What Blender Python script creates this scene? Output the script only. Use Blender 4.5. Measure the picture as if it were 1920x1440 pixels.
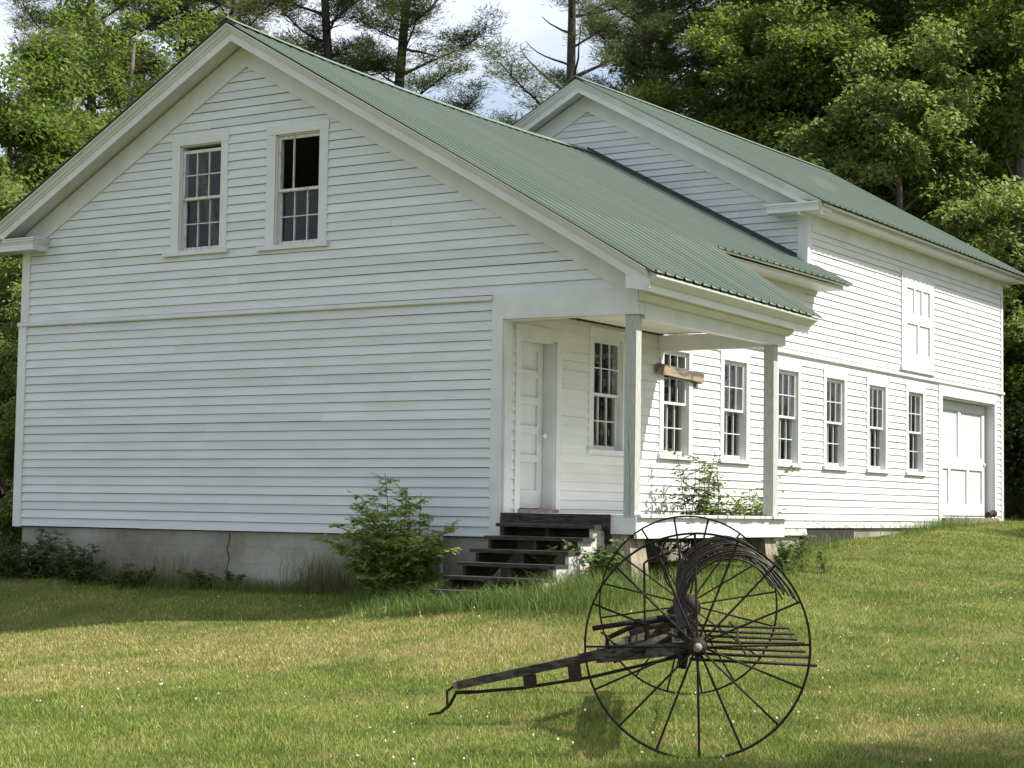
import bpy, bmesh, math, random
import numpy as np
from mathutils import Matrix, Vector
rad = math.radians
sc = bpy.context.scene
for o in list(bpy.data.objects): bpy.data.objects.remove(o)
col = sc.collection
# ------------------------------------------------------------ camera, world, sun
cd = bpy.data.cameras.new('camera'); cam = bpy.data.objects.new('camera', cd); col.objects.link(cam)
cd.sensor_width = 36; cd.lens = 65.283; cd.clip_start = .1; cd.clip_end = 3000
cam.matrix_world = Matrix(((.844606, .023964, .534852, 19.8815), (.535192, -.064851, -.842237, -18.3299), (.014502, .997607, -.067599, .3179), (0, 0, 0, 1)))
sc.camera = cam
SUN = Vector((1, .54, 1.25)).normalized()
w = bpy.data.worlds.new('World'); sc.world = w; w.use_nodes = True
nt = w.node_tree; N = nt.nodes; L = nt.links
bg = N['Background']; bg.inputs[1].default_value = .098
sky = N.new('ShaderNodeTexSky'); sky.sky_type = 'NISHITA'; sky.sun_disc = False
sky.sun_elevation = math.asin(SUN.z); sky.sun_rotation = math.atan2(SUN.x, SUN.y)
sky.air_density = 1.0; sky.dust_density = 1.5; sky.ozone_density = 1.0
tc = N.new('ShaderNodeTexCoord'); mp = N.new('ShaderNodeMapping'); mp.inputs['Scale'].default_value = (1, 1, 2.6)
cn = N.new('ShaderNodeTexNoise'); cn.inputs['Scale'].default_value = 2.6; cn.inputs['Detail'].default_value = 7; cn.inputs['Roughness'].default_value = .55
cr = N.new('ShaderNodeValToRGB'); cr.color_ramp.elements[0].position = .34; cr.color_ramp.elements[1].position = .60
cn2 = N.new('ShaderNodeTexNoise'); cn2.inputs['Scale'].default_value = 7; cn2.inputs['Detail'].default_value = 5
cc = N.new('ShaderNodeMixRGB'); cc.inputs[1].default_value = (5.6, 6.2, 7.2, 1); cc.inputs[2].default_value = (7.7, 7.9, 8.2, 1)
mx = N.new('ShaderNodeMixRGB')
L.new(tc.outputs['Generated'], mp.inputs[0]); L.new(mp.outputs[0], cn.inputs[0]); L.new(mp.outputs[0], cn2.inputs[0])
L.new(cn.outputs[0], cr.inputs[0]); L.new(cr.outputs[0], mx.inputs[0]); L.new(cn2.outputs[0], cc.inputs[0])
L.new(sky.outputs[0], mx.inputs[1]); L.new(cc.outputs[0], mx.inputs[2]); L.new(mx.outputs[0], bg.inputs[0])
sl = bpy.data.lights.new('sun', 'SUN'); sl.energy = 5.0; sl.angle = rad(.6); sl.color = (1, .955, .88)
so = bpy.data.objects.new('sun', sl); col.objects.link(so); so.rotation_euler = SUN.to_track_quat('Z', 'Y').to_euler()
sc.view_settings.view_transform = 'Standard'; sc.view_settings.look = 'None'
sc.view_settings.exposure = .76; sc.view_settings.gamma = 1
sc.render.engine = 'CYCLES'; sc.cycles.max_bounces = 10; sc.cycles.transparent_max_bounces = 16
sc.cycles.diffuse_bounces = 4

# ------------------------------------------------------------ materials
def mat(name, base, var=None, scale=4, rough=.7, bump=0, bscale=30, stretch=(1, 1, 1), metal=0, spec=.3, detail=5, vlo=.35, vhi=.65, trans=0):
    m = bpy.data.materials.new(name); m.use_nodes = True
    n = m.node_tree.nodes; l = m.node_tree.links; b = n['Principled BSDF']
    b.inputs['Roughness'].default_value = rough; b.inputs['Metallic'].default_value = metal
    b.inputs['Specular IOR Level'].default_value = spec
    b.inputs['Base Color'].default_value = (*base, 1)
    t = n.new('ShaderNodeTexCoord'); mpp = n.new('ShaderNodeMapping'); mpp.inputs['Scale'].default_value = stretch
    l.new(t.outputs['Object'], mpp.inputs[0])
    out = None
    if var:
        z = n.new('ShaderNodeTexNoise'); z.inputs['Scale'].default_value = scale; z.inputs['Detail'].default_value = detail
        r = n.new('ShaderNodeValToRGB'); r.color_ramp.elements[0].position = vlo; r.color_ramp.elements[1].position = vhi
        r.color_ramp.elements[0].color = (*base, 1); r.color_ramp.elements[1].color = (*var, 1)
        l.new(mpp.outputs[0], z.inputs[0]); l.new(z.outputs[0], r.inputs[0]); l.new(r.outputs[0], b.inputs['Base Color']); out = r
    if bump:
        z2 = n.new('ShaderNodeTexNoise'); z2.inputs['Scale'].default_value = bscale; z2.inputs['Detail'].default_value = 4
        bp = n.new('ShaderNodeBump'); bp.inputs['Strength'].default_value = bump; bp.inputs['Distance'].default_value = .02
        l.new(mpp.outputs[0], z2.inputs[0]); l.new(z2.outputs[0], bp.inputs['Height']); l.new(bp.outputs[0], b.inputs['Normal'])
    if trans:
        tr = n.new('ShaderNodeBsdfTranslucent'); ms = n.new('ShaderNodeMixShader'); ms.inputs[0].default_value = trans
        if out: l.new(out.outputs[0], tr.inputs[0])
        else: tr.inputs[0].default_value = (*base, 1)
        l.new(b.outputs[0], ms.inputs[1]); l.new(tr.outputs[0], ms.inputs[2]); l.new(ms.outputs[0], n['Material Output'].inputs[0])
    return m
def leafmat(name, c1, c2, c3, trans=.35, rough=.5):
    """leaf colour differs from leaf to leaf (random per leaf island)"""
    m = bpy.data.materials.new(name); m.use_nodes = True
    n = m.node_tree.nodes; l = m.node_tree.links; b = n['Principled BSDF']
    b.inputs['Roughness'].default_value = rough; b.inputs['Specular IOR Level'].default_value = .35
    g = n.new('ShaderNodeNewGeometry'); r = n.new('ShaderNodeValToRGB'); r.color_ramp.elements.new(.5)
    for e, c in zip(r.color_ramp.elements, (c1, c2, c3)): e.color = (*c, 1)
    l.new(g.outputs['Random Per Island'], r.inputs[0]); l.new(r.outputs[0], b.inputs['Base Color'])
    tr = n.new('ShaderNodeBsdfTranslucent'); ms = n.new('ShaderNodeMixShader'); ms.inputs[0].default_value = trans
    hs = n.new('ShaderNodeHueSaturation'); hs.inputs['Value'].default_value = 1.25; hs.inputs['Saturation'].default_value = 1.1
    l.new(r.outputs[0], hs.inputs['Color']); l.new(hs.outputs[0], tr.inputs[0])
    l.new(b.outputs[0], ms.inputs[1]); l.new(tr.outputs[0], ms.inputs[2]); l.new(ms.outputs[0], n['Material Output'].inputs[0])
    return m
M = {}
M['paint'] = mat('white_paint', (.645, .662, .685), (.585, .60, .61), 1.3, .55, .12, 60, (1, 1, 6))
M['trim'] = mat('white_trim', (.645, .652, .652), (.58, .585, .578), 3, .5, .1, 40)
M['oldpaint'] = mat('chalky_paint', (.62, .63, .59), (.36, .34, .31), 9, .75, .35, 60, (3, 3, 1), vlo=.5, vhi=.72)
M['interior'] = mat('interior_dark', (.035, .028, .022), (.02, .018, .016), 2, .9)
M['curtain'] = mat('curtain', (.26, .26, .25), (.16, .16, .155), 6, .9, stretch=(6, 6, .5), trans=.3)
M['roof'] = mat('green_roof', (.122, .162, .120), (.158, .194, .148), 1.4, .42, .03, 20, (.25, 4, .25), metal=.0, spec=.5)
M['flash_shade'] = mat('shade_dark_flashing', (.03, .045, .038), None, rough=.5)  # flashing colour deepened to include the shade the rear gable throws
M['darkwood'] = mat('dark_weathered_wood', (.022, .019, .017), (.075, .068, .058), 6, .85, .6, 50, (1, 8, 8))
M['greywood'] = mat('grey_weathered_wood', (.33, .30, .25), (.16, .14, .12), 8, .85, .6, 40, (8, 1, 8))
M['postpaint'] = mat('post_paint', (.47, .48, .45), (.33, .34, .32), 12, .7, .3, 60, (6, 6, .6))
M['stringer'] = mat('stringer_paint', (.52, .50, .45), (.20, .18, .15), 5, .8, .4, 40, (2, 2, 4), vlo=.5, vhi=.68)
M['lumber'] = mat('lumber', (.66, .43, .24), (.40, .24, .13), 4, .8, .2, 30, (6, 6, 1))
M['plank'] = mat('charred_plank', (.33, .26, .17), (.10, .09, .085), 3.2, .85, .6, 40, (6, 1, 4), vlo=.42, vhi=.58)
M['cream'] = mat('cream_ceiling', (.70, .69, .60), (.62, .61, .53), 2, .7)
M['iron'] = mat('rusted_black_iron', (.012, .010, .009), (.030, .019, .014), 14, .65, .4, 60, metal=.0, spec=.2)
M['tine'] = mat('tine_steel', (.012, .010, .009), (.036, .024, .018), 9, .5, .2, 60, spec=.3); M['rust'] = mat('rusty_iron', (.055, .026, .017), (.03, .015, .011), 10, .8, .4, 60)
M['capm'] = mat('flaking_hub_paint', (.22, .20, .17), (.06, .05, .045), 16, .7, vlo=.45, vhi=.55)
M['beamw'] = mat('rake_timber', (.11, .095, .072), (.018, .016, .013), 10, .9, .6, 50, (1, 1, 4))
M['pier'] = mat('stained_pier', (.33, .28, .21), (.16, .13, .10), 5, .9, .5, 25, (3, 3, .7))
M['knob'] = mat('white_knob', (.75, .74, .68), rough=.25, spec=.5)
M['black'] = mat('dark_gap', (.006, .006, .006), rough=.95)
M['pipe'] = mat('plastic_pipe', (.42, .43, .42), rough=.5)
M['bark'] = mat('bark', (.085, .068, .052), (.16, .14, .12), 7, .95, .8, 18, (3, 3, .6))
M['barkd'] = mat('bark_dark', (.045, .036, .030), (.085, .072, .06), 7, .95, .8, 18, (3, 3, .6))
M['stem'] = mat('green_stem', (.09, .10, .04), rough=.7)
M['leafA'] = leafmat('maple_leaf', (.070, .110, .026), (.125, .172, .038), (.20, .24, .062), .5)
M['leafB'] = leafmat('ash_leaf', (.082, .125, .028), (.140, .190, .042), (.22, .265, .075), .5)
M['leafC'] = leafmat('pale_leaf', (.12, .165, .045), (.18, .23, .065), (.26, .31, .11), .5)
M['needle'] = leafmat('pine_needle', (.065, .095, .034), (.11, .14, .045), (.16, .18, .06), .35)
M['needleY'] = leafmat('pine_needle_light', (.08, .105, .03), (.12, .14, .04), (.17, .18, .055), .3)
M['bushleaf'] = leafmat('bush_leaf', (.17, .225, .06), (.27, .33, .09), (.40, .45, .17), .5)
M['weedleaf'] = leafmat('weed_leaf', (.05, .08, .022), (.08, .115, .032), (.12, .15, .045), .35)
M['vineleaf'] = leafmat('vine_leaf', (.05, .08, .02), (.10, .15, .04), (.20, .26, .09), .4)
M['clover'] = mat('clover_bloom', (.75, .74, .66), rough=.8)
def perboard(m, lo=.93):
    n = m.node_tree.nodes; l = m.node_tree.links; b = n['Principled BSDF']; src = b.inputs['Base Color'].links[0].from_socket
    g = n.new('ShaderNodeNewGeometry'); r = n.new('ShaderNodeMapRange'); r.inputs[3].default_value = lo; r.inputs[4].default_value = 1.03; l.new(g.outputs['Random Per Island'], r.inputs[0])
    x = n.new('ShaderNodeMixRGB'); x.blend_type = 'MULTIPLY'; x.inputs[0].default_value = 1; l.new(src, x.inputs[1]); l.new(r.outputs[0], x.inputs[2]); l.new(x.outputs[0], b.inputs['Base Color'])
perboard(M['paint'])
# siding with bare, flaking wood near its foot
def peel():
    m = mat('peeling_siding', (.67, .672, .655), (.61, .61, .595), 1.3, .55, .12, 60, (1, 1, 6))
    n = m.node_tree.nodes; l = m.node_tree.links; b = n['Principled BSDF']
    ramp = b.inputs['Base Color'].links[0].from_node
    g = n.new('ShaderNodeNewGeometry'); sp = n.new('ShaderNodeSeparateXYZ'); l.new(g.outputs['Position'], sp.inputs[0])
    mr = n.new('ShaderNodeMapRange'); mr.inputs[1].default_value = .72; mr.inputs[2].default_value = .08; mr.inputs[3].default_value = -.42; mr.inputs[4].default_value = .015
    l.new(sp.outputs['Z'], mr.inputs[0])
    nz = n.new('ShaderNodeTexNoise'); nz.inputs['Scale'].default_value = 5; nz.inputs['Detail'].default_value = 8; nz.inputs['Roughness'].default_value = .7
    mp2 = n.new('ShaderNodeMapping'); mp2.inputs['Scale'].default_value = (1, 1, 3); l.new(g.outputs['Position'], mp2.inputs[0]); l.new(mp2.outputs[0], nz.inputs[0])
    ad = n.new('ShaderNodeMath'); ad.operation = 'ADD'; l.new(nz.outputs[0], ad.inputs[0]); l.new(mr.outputs[0], ad.inputs[1])
    st = n.new('ShaderNodeValToRGB'); st.color_ramp.elements[0].position = .495; st.color_ramp.elements[1].position = .52; l.new(ad.outputs[0], st.inputs[0])
    my = n.new('ShaderNodeMath'); my.operation = 'GREATER_THAN'; my.inputs[1].default_value = 7.2; l.new(sp.outputs['Y'], my.inputs[0])
    mu = n.new('ShaderNodeMath'); mu.operation = 'MULTIPLY'; l.new(st.outputs[0], mu.inputs[0]); l.new(my.outputs[0], mu.inputs[1])
    mc = n.new('ShaderNodeMixRGB'); mc.inputs[2].default_value = (.36, .31, .25, 1)
    l.new(mu.outputs[0], mc.inputs[0]); l.new(ramp.outputs[0], mc.inputs[1]); l.new(mc.outputs[0], b.inputs['Base Color'])
    return m
M['peel'] = peel(); perboard(M['peel'], .95)
def concrete():
    m = mat('old_concrete', (.38, .37, .335), (.23, .22, .195), 2.2, .9, .5, 40, detail=8)
    n = m.node_tree.nodes; l = m.node_tree.links; b = n['Principled BSDF']; ramp = b.inputs['Base Color'].links[0].from_node
    br = n.new('ShaderNodeTexBrick'); t = n.new('ShaderNodeTexCoord'); sp = n.new('ShaderNodeSeparateXYZ'); cb = n.new('ShaderNodeCombineXYZ')
    l.new(t.outputs['Object'], sp.inputs[0]); ax = n.new('ShaderNodeMath'); ax.operation = 'ADD'
    l.new(sp.outputs['X'], ax.inputs[0]); l.new(sp.outputs['Y'], ax.inputs[1]); l.new(ax.outputs[0], cb.inputs[0]); l.new(sp.outputs['Z'], cb.inputs[1])
    br.inputs['Scale'].default_value = 1; br.inputs['Brick Width'].default_value = .42; br.inputs['Row Height'].default_value = .21; br.inputs['Mortar Size'].default_value = .006; br.inputs['Mortar Smooth'].default_value = .6
    br.inputs['Color1'].default_value = (1, 1, 1, 1); br.inputs['Color2'].default_value = (.94, .94, .94, 1); br.inputs['Mortar'].default_value = (.80, .78, .76, 1)
    l.new(cb.outputs[0], br.inputs[0]); mu = n.new('ShaderNodeMixRGB'); mu.blend_type = 'MULTIPLY'; mu.inputs[0].default_value = 1
    l.new(ramp.outputs[0], mu.inputs[1]); l.new(br.outputs[0], mu.inputs[2])
    z = n.new('ShaderNodeTexNoise'); z.inputs['Scale'].default_value = 1.1; z.inputs['Detail'].default_value = 9; z.inputs['Roughness'].default_value = .65
    l.new(t.outputs['Object'], z.inputs[0]); r2 = n.new('ShaderNodeValToRGB'); r2.color_ramp.elements[0].position = .4; r2.color_ramp.elements[1].position = .62
    r2.color_ramp.elements[0].color = (.60, .57, .50, 1); r2.color_ramp.elements[1].color = (1.3, 1.3, 1.3, 1)
    m3 = n.new('ShaderNodeMixRGB'); m3.blend_type = 'MULTIPLY'; m3.inputs[0].default_value = 1
    l.new(z.outputs[0], r2.inputs[0]); l.new(mu.outputs[0], m3.inputs[1]); l.new(r2.outputs[0], m3.inputs[2]); l.new(m3.outputs[0], b.inputs['Base Color'])
    return m
M['concrete'] = concrete()
def glass():
    m = bpy.data.materials.new('window_glass'); m.use_nodes = True; n = m.node_tree.nodes; l = m.node_tree.links
    n.remove(n['Principled BSDF']); tr = n.new('ShaderNodeBsdfTransparent'); tr.inputs[0].default_value = (.86, .88, .87, 1)
    gl = n.new('ShaderNodeBsdfGlossy'); gl.inputs['Roughness'].default_value = .03; gl.inputs[0].default_value = (.9, .95, 1, 1)
    df = n.new('ShaderNodeBsdfDiffuse'); df.inputs[0].default_value = (.36, .37, .36, 1)
    fr = n.new('ShaderNodeLayerWeight'); fr.inputs[0].default_value = .5
    pw = n.new('ShaderNodeMath'); pw.operation = 'POWER'; pw.inputs[1].default_value = 2.6; l.new(fr.outputs['Facing'], pw.inputs[0])
    mu = n.new('ShaderNodeMath'); mu.operation = 'MULTIPLY_ADD'; mu.inputs[1].default_value = .32; mu.inputs[2].default_value = .022; l.new(pw.outputs[0], mu.inputs[0])
    m1 = n.new('ShaderNodeMixShader'); l.new(mu.outputs[0], m1.inputs[0]); l.new(tr.outputs[0], m1.inputs[1]); l.new(gl.outputs[0], m1.inputs[2])
    t = n.new('ShaderNodeTexCoord'); z = n.new('ShaderNodeTexNoise'); z.inputs['Scale'].default_value = 3.0; z.inputs['Detail'].default_value = 2
    bp = n.new('ShaderNodeBump'); bp.inputs['Strength'].default_value = .25; bp.inputs['Distance'].default_value = .05
    l.new(t.outputs['Object'], z.inputs[0]); l.new(z.outputs[0], bp.inputs['Height']); l.new(bp.outputs[0], gl.inputs['Normal'])
    z2 = n.new('ShaderNodeTexNoise'); z2.inputs['Scale'].default_value = 2.2; z2.inputs['Detail'].default_value = 6; l.new(t.outputs['Object'], z2.inputs[0])
    r = n.new('ShaderNodeMapRange'); r.inputs[1].default_value = .4; r.inputs[2].default_value = .75; r.inputs[3].default_value = .001; r.inputs[4].default_value = .02; l.new(z2.outputs[0], r.inputs[0])
    m2 = n.new('ShaderNodeMixShader'); l.new(r.outputs[0], m2.inputs[0]); l.new(m1.outputs[0], m2.inputs[1]); l.new(df.outputs[0], m2.inputs[2])
    l.new(m2.outputs[0], n['Material Output'].inputs[0]); return m
M['glass'] = glass()

# ------------------------------------------------------------ helpers
class MB:
    """collects shapes, then links them as ONE mesh object"""
    def __init__(s): s.v = []; s.f = []
    def poly(s, pts):
        k = len(s.v); s.v += [tuple(p) for p in pts]; s.f.append(tuple(range(k, k + len(pts)))); return s
    def box(s, x0, x1, y0, y1, z0, z1, T=None):
        if x0 > x1: x0, x1 = x1, x0
        if y0 > y1: y0, y1 = y1, y0
        if z0 > z1: z0, z1 = z1, z0
        k = len(s.v); P = [(x, y, z) for x in (x0, x1) for y in (y0, y1) for z in (z0, z1)]
        if T: P = [T(*p) for p in P]
        s.v += P
        F = [(0, 1, 3, 2), (4, 6, 7, 5), (0, 4, 5, 1), (2, 3, 7, 6), (0, 2, 6, 4), (1, 5, 7, 3)]
        s.f += [tuple(k + i for i in f) for f in F]; return s
    def loft(s, rings, caps=True):
        k = len(s.v); n = len(rings[0])
        for r in rings: s.v += [tuple(p) for p in r]
        for i in range(len(rings) - 1):
            for j in range(n):
                a = k + i * n + j; b = k + i * n + (j + 1) % n; s.f.append((a, b, b + n, a + n))
        if caps: s.f.append(tuple(range(k + n - 1, k - 1, -1))); e = k + (len(rings) - 1) * n; s.f.append(tuple(range(e, e + n)))
        return s
    def tube(s, pts, r, n=8, caps=True):
        pts = [Vector(p) for p in pts]; rr = r if isinstance(r, (list, tuple)) else [r] * len(pts); rings = []; up = Vector((0, 0, 1))
        prev = None
        for i, p in enumerate(pts):
            t = (pts[min(i + 1, len(pts) - 1)] - pts[max(i - 1, 0)]).normalized()
            if prev is None:
                a = t.cross(up); a = a if a.length > .1 else t.cross(Vector((1, 0, 0))); a.normalize()
            else: a = (prev - t * prev.dot(t)); a = a.normalized() if a.length > 1e-5 else prev
            prev = a; b = t.cross(a)
            rings.append([p + (a * math.cos(2 * math.pi * j / n) + b * math.sin(2 * math.pi * j / n)) * rr[i] for j in range(n)])
        return s.loft(rings, caps)
    def bar(s, a, b, w, h, up=(0, 0, 1)):
        a = Vector(a); b = Vector(b); t = (b - a).normalized(); u = Vector(up); sd = t.cross(u).normalized() * w / 2; u2 = sd.cross(t).normalized() * h / 2
        return s.loft([[p + sd + u2, p - sd + u2, p - sd - u2, p + sd - u2] for p in (a, b)])
    def build(s, name, m, parent=None, smooth=False):
        me = bpy.data.meshes.new(name); me.from_pydata(s.v, [], s.f); me.materials.append(m)
        bm = bmesh.new(); bm.from_mesh(me); bmesh.ops.recalc_face_normals(bm, faces=bm.faces); bm.to_mesh(me); bm.free()
        if smooth: me.polygons.foreach_set('use_smooth', [True] * len(me.polygons))
        o = bpy.data.objects.new(name, me); col.objects.link(o)
        if parent: o.parent = parent; o.matrix_parent_inverse = parent.matrix_world.inverted() if parent.parent is None and parent.type == 'EMPTY' else Matrix()
        return o
def npmesh(name, V, F, m, parent=None, n=4):
    """V (k,3), F (j,n) numpy arrays"""
    me = bpy.data.meshes.new(name); me.vertices.add(len(V)); me.vertices.foreach_set('co', np.asarray(V, np.float32).ravel())
    me.loops.add(F.size); me.loops.foreach_set('vertex_index', F.astype(np.int32).ravel())
    me.polygons.add(len(F)); me.polygons.foreach_set('loop_start', np.arange(0, F.size, n, dtype=np.int32))
    me.update(calc_edges=True); me.materials.append(m)
    o = bpy.data.objects.new(name, me); col.objects.link(o)
    if parent: o.parent = parent
    return o
def tag(o, label=None, cat=None, group=None, kind=None):
    if label: o['label'] = label
    if cat: o['category'] = cat
    if group: o['group'] = group
    if kind: o['kind'] = kind
    return o
def empty(name, loc=(0, 0, 0)):
    o = bpy.data.objects.new(name, None); o.location = loc; o.empty_display_size = .3; col.objects.link(o); o.matrix_world = Matrix.Translation(loc); return o
def kids(o): return [c for c in bpy.data.objects if c.parent == o]
def copy_tree(o, parent=None):
    c = o.copy(); col.objects.link(c); c.parent = parent
    for ch in kids(o): copy_tree(ch, c)
    return c

# ------------------------------------------------------------ ground
CP = np.array([(0, 0, -.62), (.2, -.6, -.68), (2.8, 0, -.72), (6.3, 0, -.70), (8.3, -1.2, -.70), (9.6, -1.6, -.63), (9.9, 0, -.53), (9.9, 3.8, -.38), (8.1, 7.85, -.345),
    (8.1, 8.9, -.2), (8.1, 10.8, -.09), (8.1, 14.9, .13), (8.1, 18.8, .28), (3.3, -3.2, -1.28), (4.85, -2.4, -1.0), (8, -2.3, -.93), (14.6, -7.8, -1.235), (13.1, -5, -1.135),
    (19.9, -18.3, -1.3), (13, -12, -1.36), (8, -8, -1.33), (5.4, -5.1, -1.32), (-3, -3, -1.75), (-5, 3, -1.35), (-10, -10, -2.6), (16, 0, -.86), (20, 5, -.5), (26, 10, -.1), (26, -6, -1.0),
    (20, 20, .2), (12, 30, .5), (0, 32, .5), (-15, 25, -.6), (0, 10, -.4), (4, 20, .2), (10.5, 14, -.1), (12, 18, .05), (11, 3, -.55), (12.5, -2.2, -.93), (-20, 8, -1.8), (40, 40, .8), (-40, 50, -.5), (40, -30, -1.4), (0, -30, -2)], float)
def tps(r2): return np.where(r2 > 1e-9, r2 * np.log(r2 + 1e-12) * .5, 0)
_n = len(CP); _A = np.zeros((_n + 3, _n + 3)); _d = ((CP[:, None, :2] - CP[None, :, :2]) ** 2).sum(2)
_A[:_n, :_n] = tps(_d) + np.eye(_n) * .15; _A[:_n, _n] = 1; _A[:_n, _n + 1:] = CP[:, :2]; _A[_n:, :_n] = _A[:_n, _n:].T
_w = np.linalg.solve(_A, np.concatenate([CP[:, 2], np.zeros(3)]))
def gz(x, y):
    x = np.atleast_1d(np.asarray(x, float)); y = np.atleast_1d(np.asarray(y, float)); out = np.empty(len(x))
    for i in range(0, len(x), 20000):
        X = x[i:i + 20000]; Y = y[i:i + 20000]
        r2 = (X[:, None] - CP[None, :, 0]) ** 2 + (Y[:, None] - CP[None, :, 1]) ** 2
        out[i:i + 20000] = tps(r2) @ _w[:_n] + _w[_n] + _w[_n + 1] * X + _w[_n + 2] * Y
    near = np.exp(-((x - 10) ** 2 + y ** 2) / 60 ** 2) ; out = out * near + (-.3) * (1 - near)
    out += .02 * np.sin(x * 1.3 + y * .7) * np.cos(y * 1.1 - x * .4)
    return out
def g1(x, y): return float(gz(x, y)[0])
def grassmat(name, blade):
    m = bpy.data.materials.new(name); m.use_nodes = True; n = m.node_tree.nodes; l = m.node_tree.links; b = n['Principled BSDF']
    b.inputs['Roughness'].default_value = .55 if blade else .95; b.inputs['Specular IOR Level'].default_value = .3 if blade else .1
    g = n.new('ShaderNodeNewGeometry')
    def noise(sc_, det=4):
        z = n.new('ShaderNodeTexNoise'); z.inputs['Scale'].default_value = sc_; z.inputs['Detail'].default_value = det; l.new(g.outputs['Position'], z.inputs[0]); return z
    def ramp(src, p0, p1, c0, c1):
        r = n.new('ShaderNodeValToRGB'); r.color_ramp.elements[0].position = p0; r.color_ramp.elements[1].position = p1
        r.color_ramp.elements[0].color = (*c0, 1); r.color_ramp.elements[1].color = (*c1, 1); l.new(src, r.inputs[0]); return r
    def mix(f, a, b_):
        x = n.new('ShaderNodeMixRGB'); l.new(f, x.inputs[0]); l.new(a, x.inputs[1]); l.new(b_, x.inputs[2]); return x
    green = ramp(noise(.9).outputs[0], .35, .65, (.165, .212, .040), (.265, .312, .068))
    straw = ramp(noise(6).outputs[0], .35, .65, (.33, .34, .085), (.48, .37, .19))
    # a dry, sun-bleached band in front of the gable wall and small dry patches elsewhere
    sp = n.new('ShaderNodeSeparateXYZ'); l.new(g.outputs['Position'], sp.inputs[0])
    def gauss(cx, cy, r):
        v = n.new('ShaderNodeVectorMath'); v.operation = 'SUBTRACT'; v.inputs[1].default_value = (cx, cy, 0)
        c = n.new('ShaderNodeCombineXYZ'); l.new(sp.outputs['X'], c.inputs[0]); l.new(sp.outputs['Y'], c.inputs[1]); l.new(c.outputs[0], v.inputs[0])
        ln = n.new('ShaderNodeVectorMath'); ln.operation = 'LENGTH'; l.new(v.outputs[0], ln.inputs[0])
        mr = n.new('ShaderNodeMapRange'); mr.inputs[1].default_value = r; mr.inputs[2].default_value = 0; mr.interpolation_type = 'SMOOTHSTEP'; l.new(ln.outputs['Value'], mr.inputs[0]); return mr.outputs[0]
    acc = None
    for cx, cy, r in ((4.5, -4.4, 3.2), (8.0, -3.7, 3.0), (7.0, -6.2, 2.6), (10.3, -3.7, 2.2), (15.6, -6.0, 1.4)):
        o = gauss(cx, cy, r)
        if acc is None: acc = o
        else:
            a = n.new('ShaderNodeMath'); a.operation = 'MAXIMUM'; l.new(acc, a.inputs[0]); l.new(o, a.inputs[1]); acc = a.outputs[0]
    sm = n.new('ShaderNodeMath'); sm.operation = 'MULTIPLY_ADD'; sm.inputs[1].default_value = .36; l.new(acc, sm.inputs[0])
    z = noise(1.6, 6); l.new(z.outputs[0], sm.inputs[2])
    f1 = ramp(sm.outputs[0], .48, .80, (0, 0, 0), (1, 1, 1))
    c = mix(f1.outputs[0], green.outputs[0], straw.outputs[0])
    if blade:
        isl = ramp(g.outputs['Random Per Island'], 0, 1, (.30, .40, .22), (1.9, 1.75, 2.1))
        e_ = isl.color_ramp.elements.new(.55); e_.color = (.85, .92, .75, 1); e_ = isl.color_ramp.elements.new(.84); e_.color = (1.15, 1.2, 1.0, 1)
        mu = n.new('ShaderNodeMixRGB'); mu.blend_type = 'MULTIPLY'; mu.inputs[0].default_value = 1; l.new(c.outputs[0], mu.inputs[1]); l.new(isl.outputs[0], mu.inputs[2])
        l.new(mu.outputs[0], b.inputs['Base Color'])
        tr = n.new('ShaderNodeBsdfTranslucent'); ms = n.new('ShaderNodeMixShader'); ms.inputs[0].default_value = .22; l.new(mu.outputs[0], tr.inputs[0])
        l.new(b.outputs[0], ms.inputs[1]); l.new(tr.outputs[0], ms.inputs[2]); l.new(ms.outputs[0], n['Material Output'].inputs[0])
    else:
        soil = ramp(noise(14, 6).outputs[0], .3, .7, (.05, .055, .018), (.10, .095, .035))
        hf = n.new('ShaderNodeMixRGB'); hf.inputs[0].default_value = .25; l.new(soil.outputs[0], hf.inputs[1]); l.new(c.outputs[0], hf.inputs[2]); l.new(hf.outputs[0], b.inputs['Base Color'])
    return m
M['tallgrass'] = leafmat('tall_grass', (.07, .115, .024), (.12, .175, .036), (.19, .24, .07), .4); M['turf'] = grassmat('turf', False); M['blade'] = grassmat('grass_blade', True)
def axis(vals): return np.unique(np.concatenate(vals))
gx = axis([np.linspace(-600, -40, 15), np.linspace(-40, -12, 15), np.arange(-12, 26, .4), np.linspace(26, 60, 12), np.linspace(60, 600, 12)])
gy = axis([np.linspace(-600, -30, 12), np.linspace(-30, -19, 8), np.arange(-19, 22, .4), np.linspace(22, 60, 16), np.linspace(60, 900, 14)])
GX, GY = np.meshgrid(gx, gy); V = np.stack([GX.ravel(), GY.ravel(), gz(GX.ravel(), GY.ravel())], 1)
nx = len(gx); I = (np.arange(len(gy) - 1)[:, None] * nx + np.arange(nx - 1)[None, :]).ravel()
o = npmesh('lawn', V, np.stack([I, I + 1, I + nx + 1, I + nx], 1), M['turf']); tag(o, kind='structure')
o.data.polygons.foreach_set('use_smooth', [True] * len(o.data.polygons))
RNG = np.random.default_rng(5)
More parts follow.
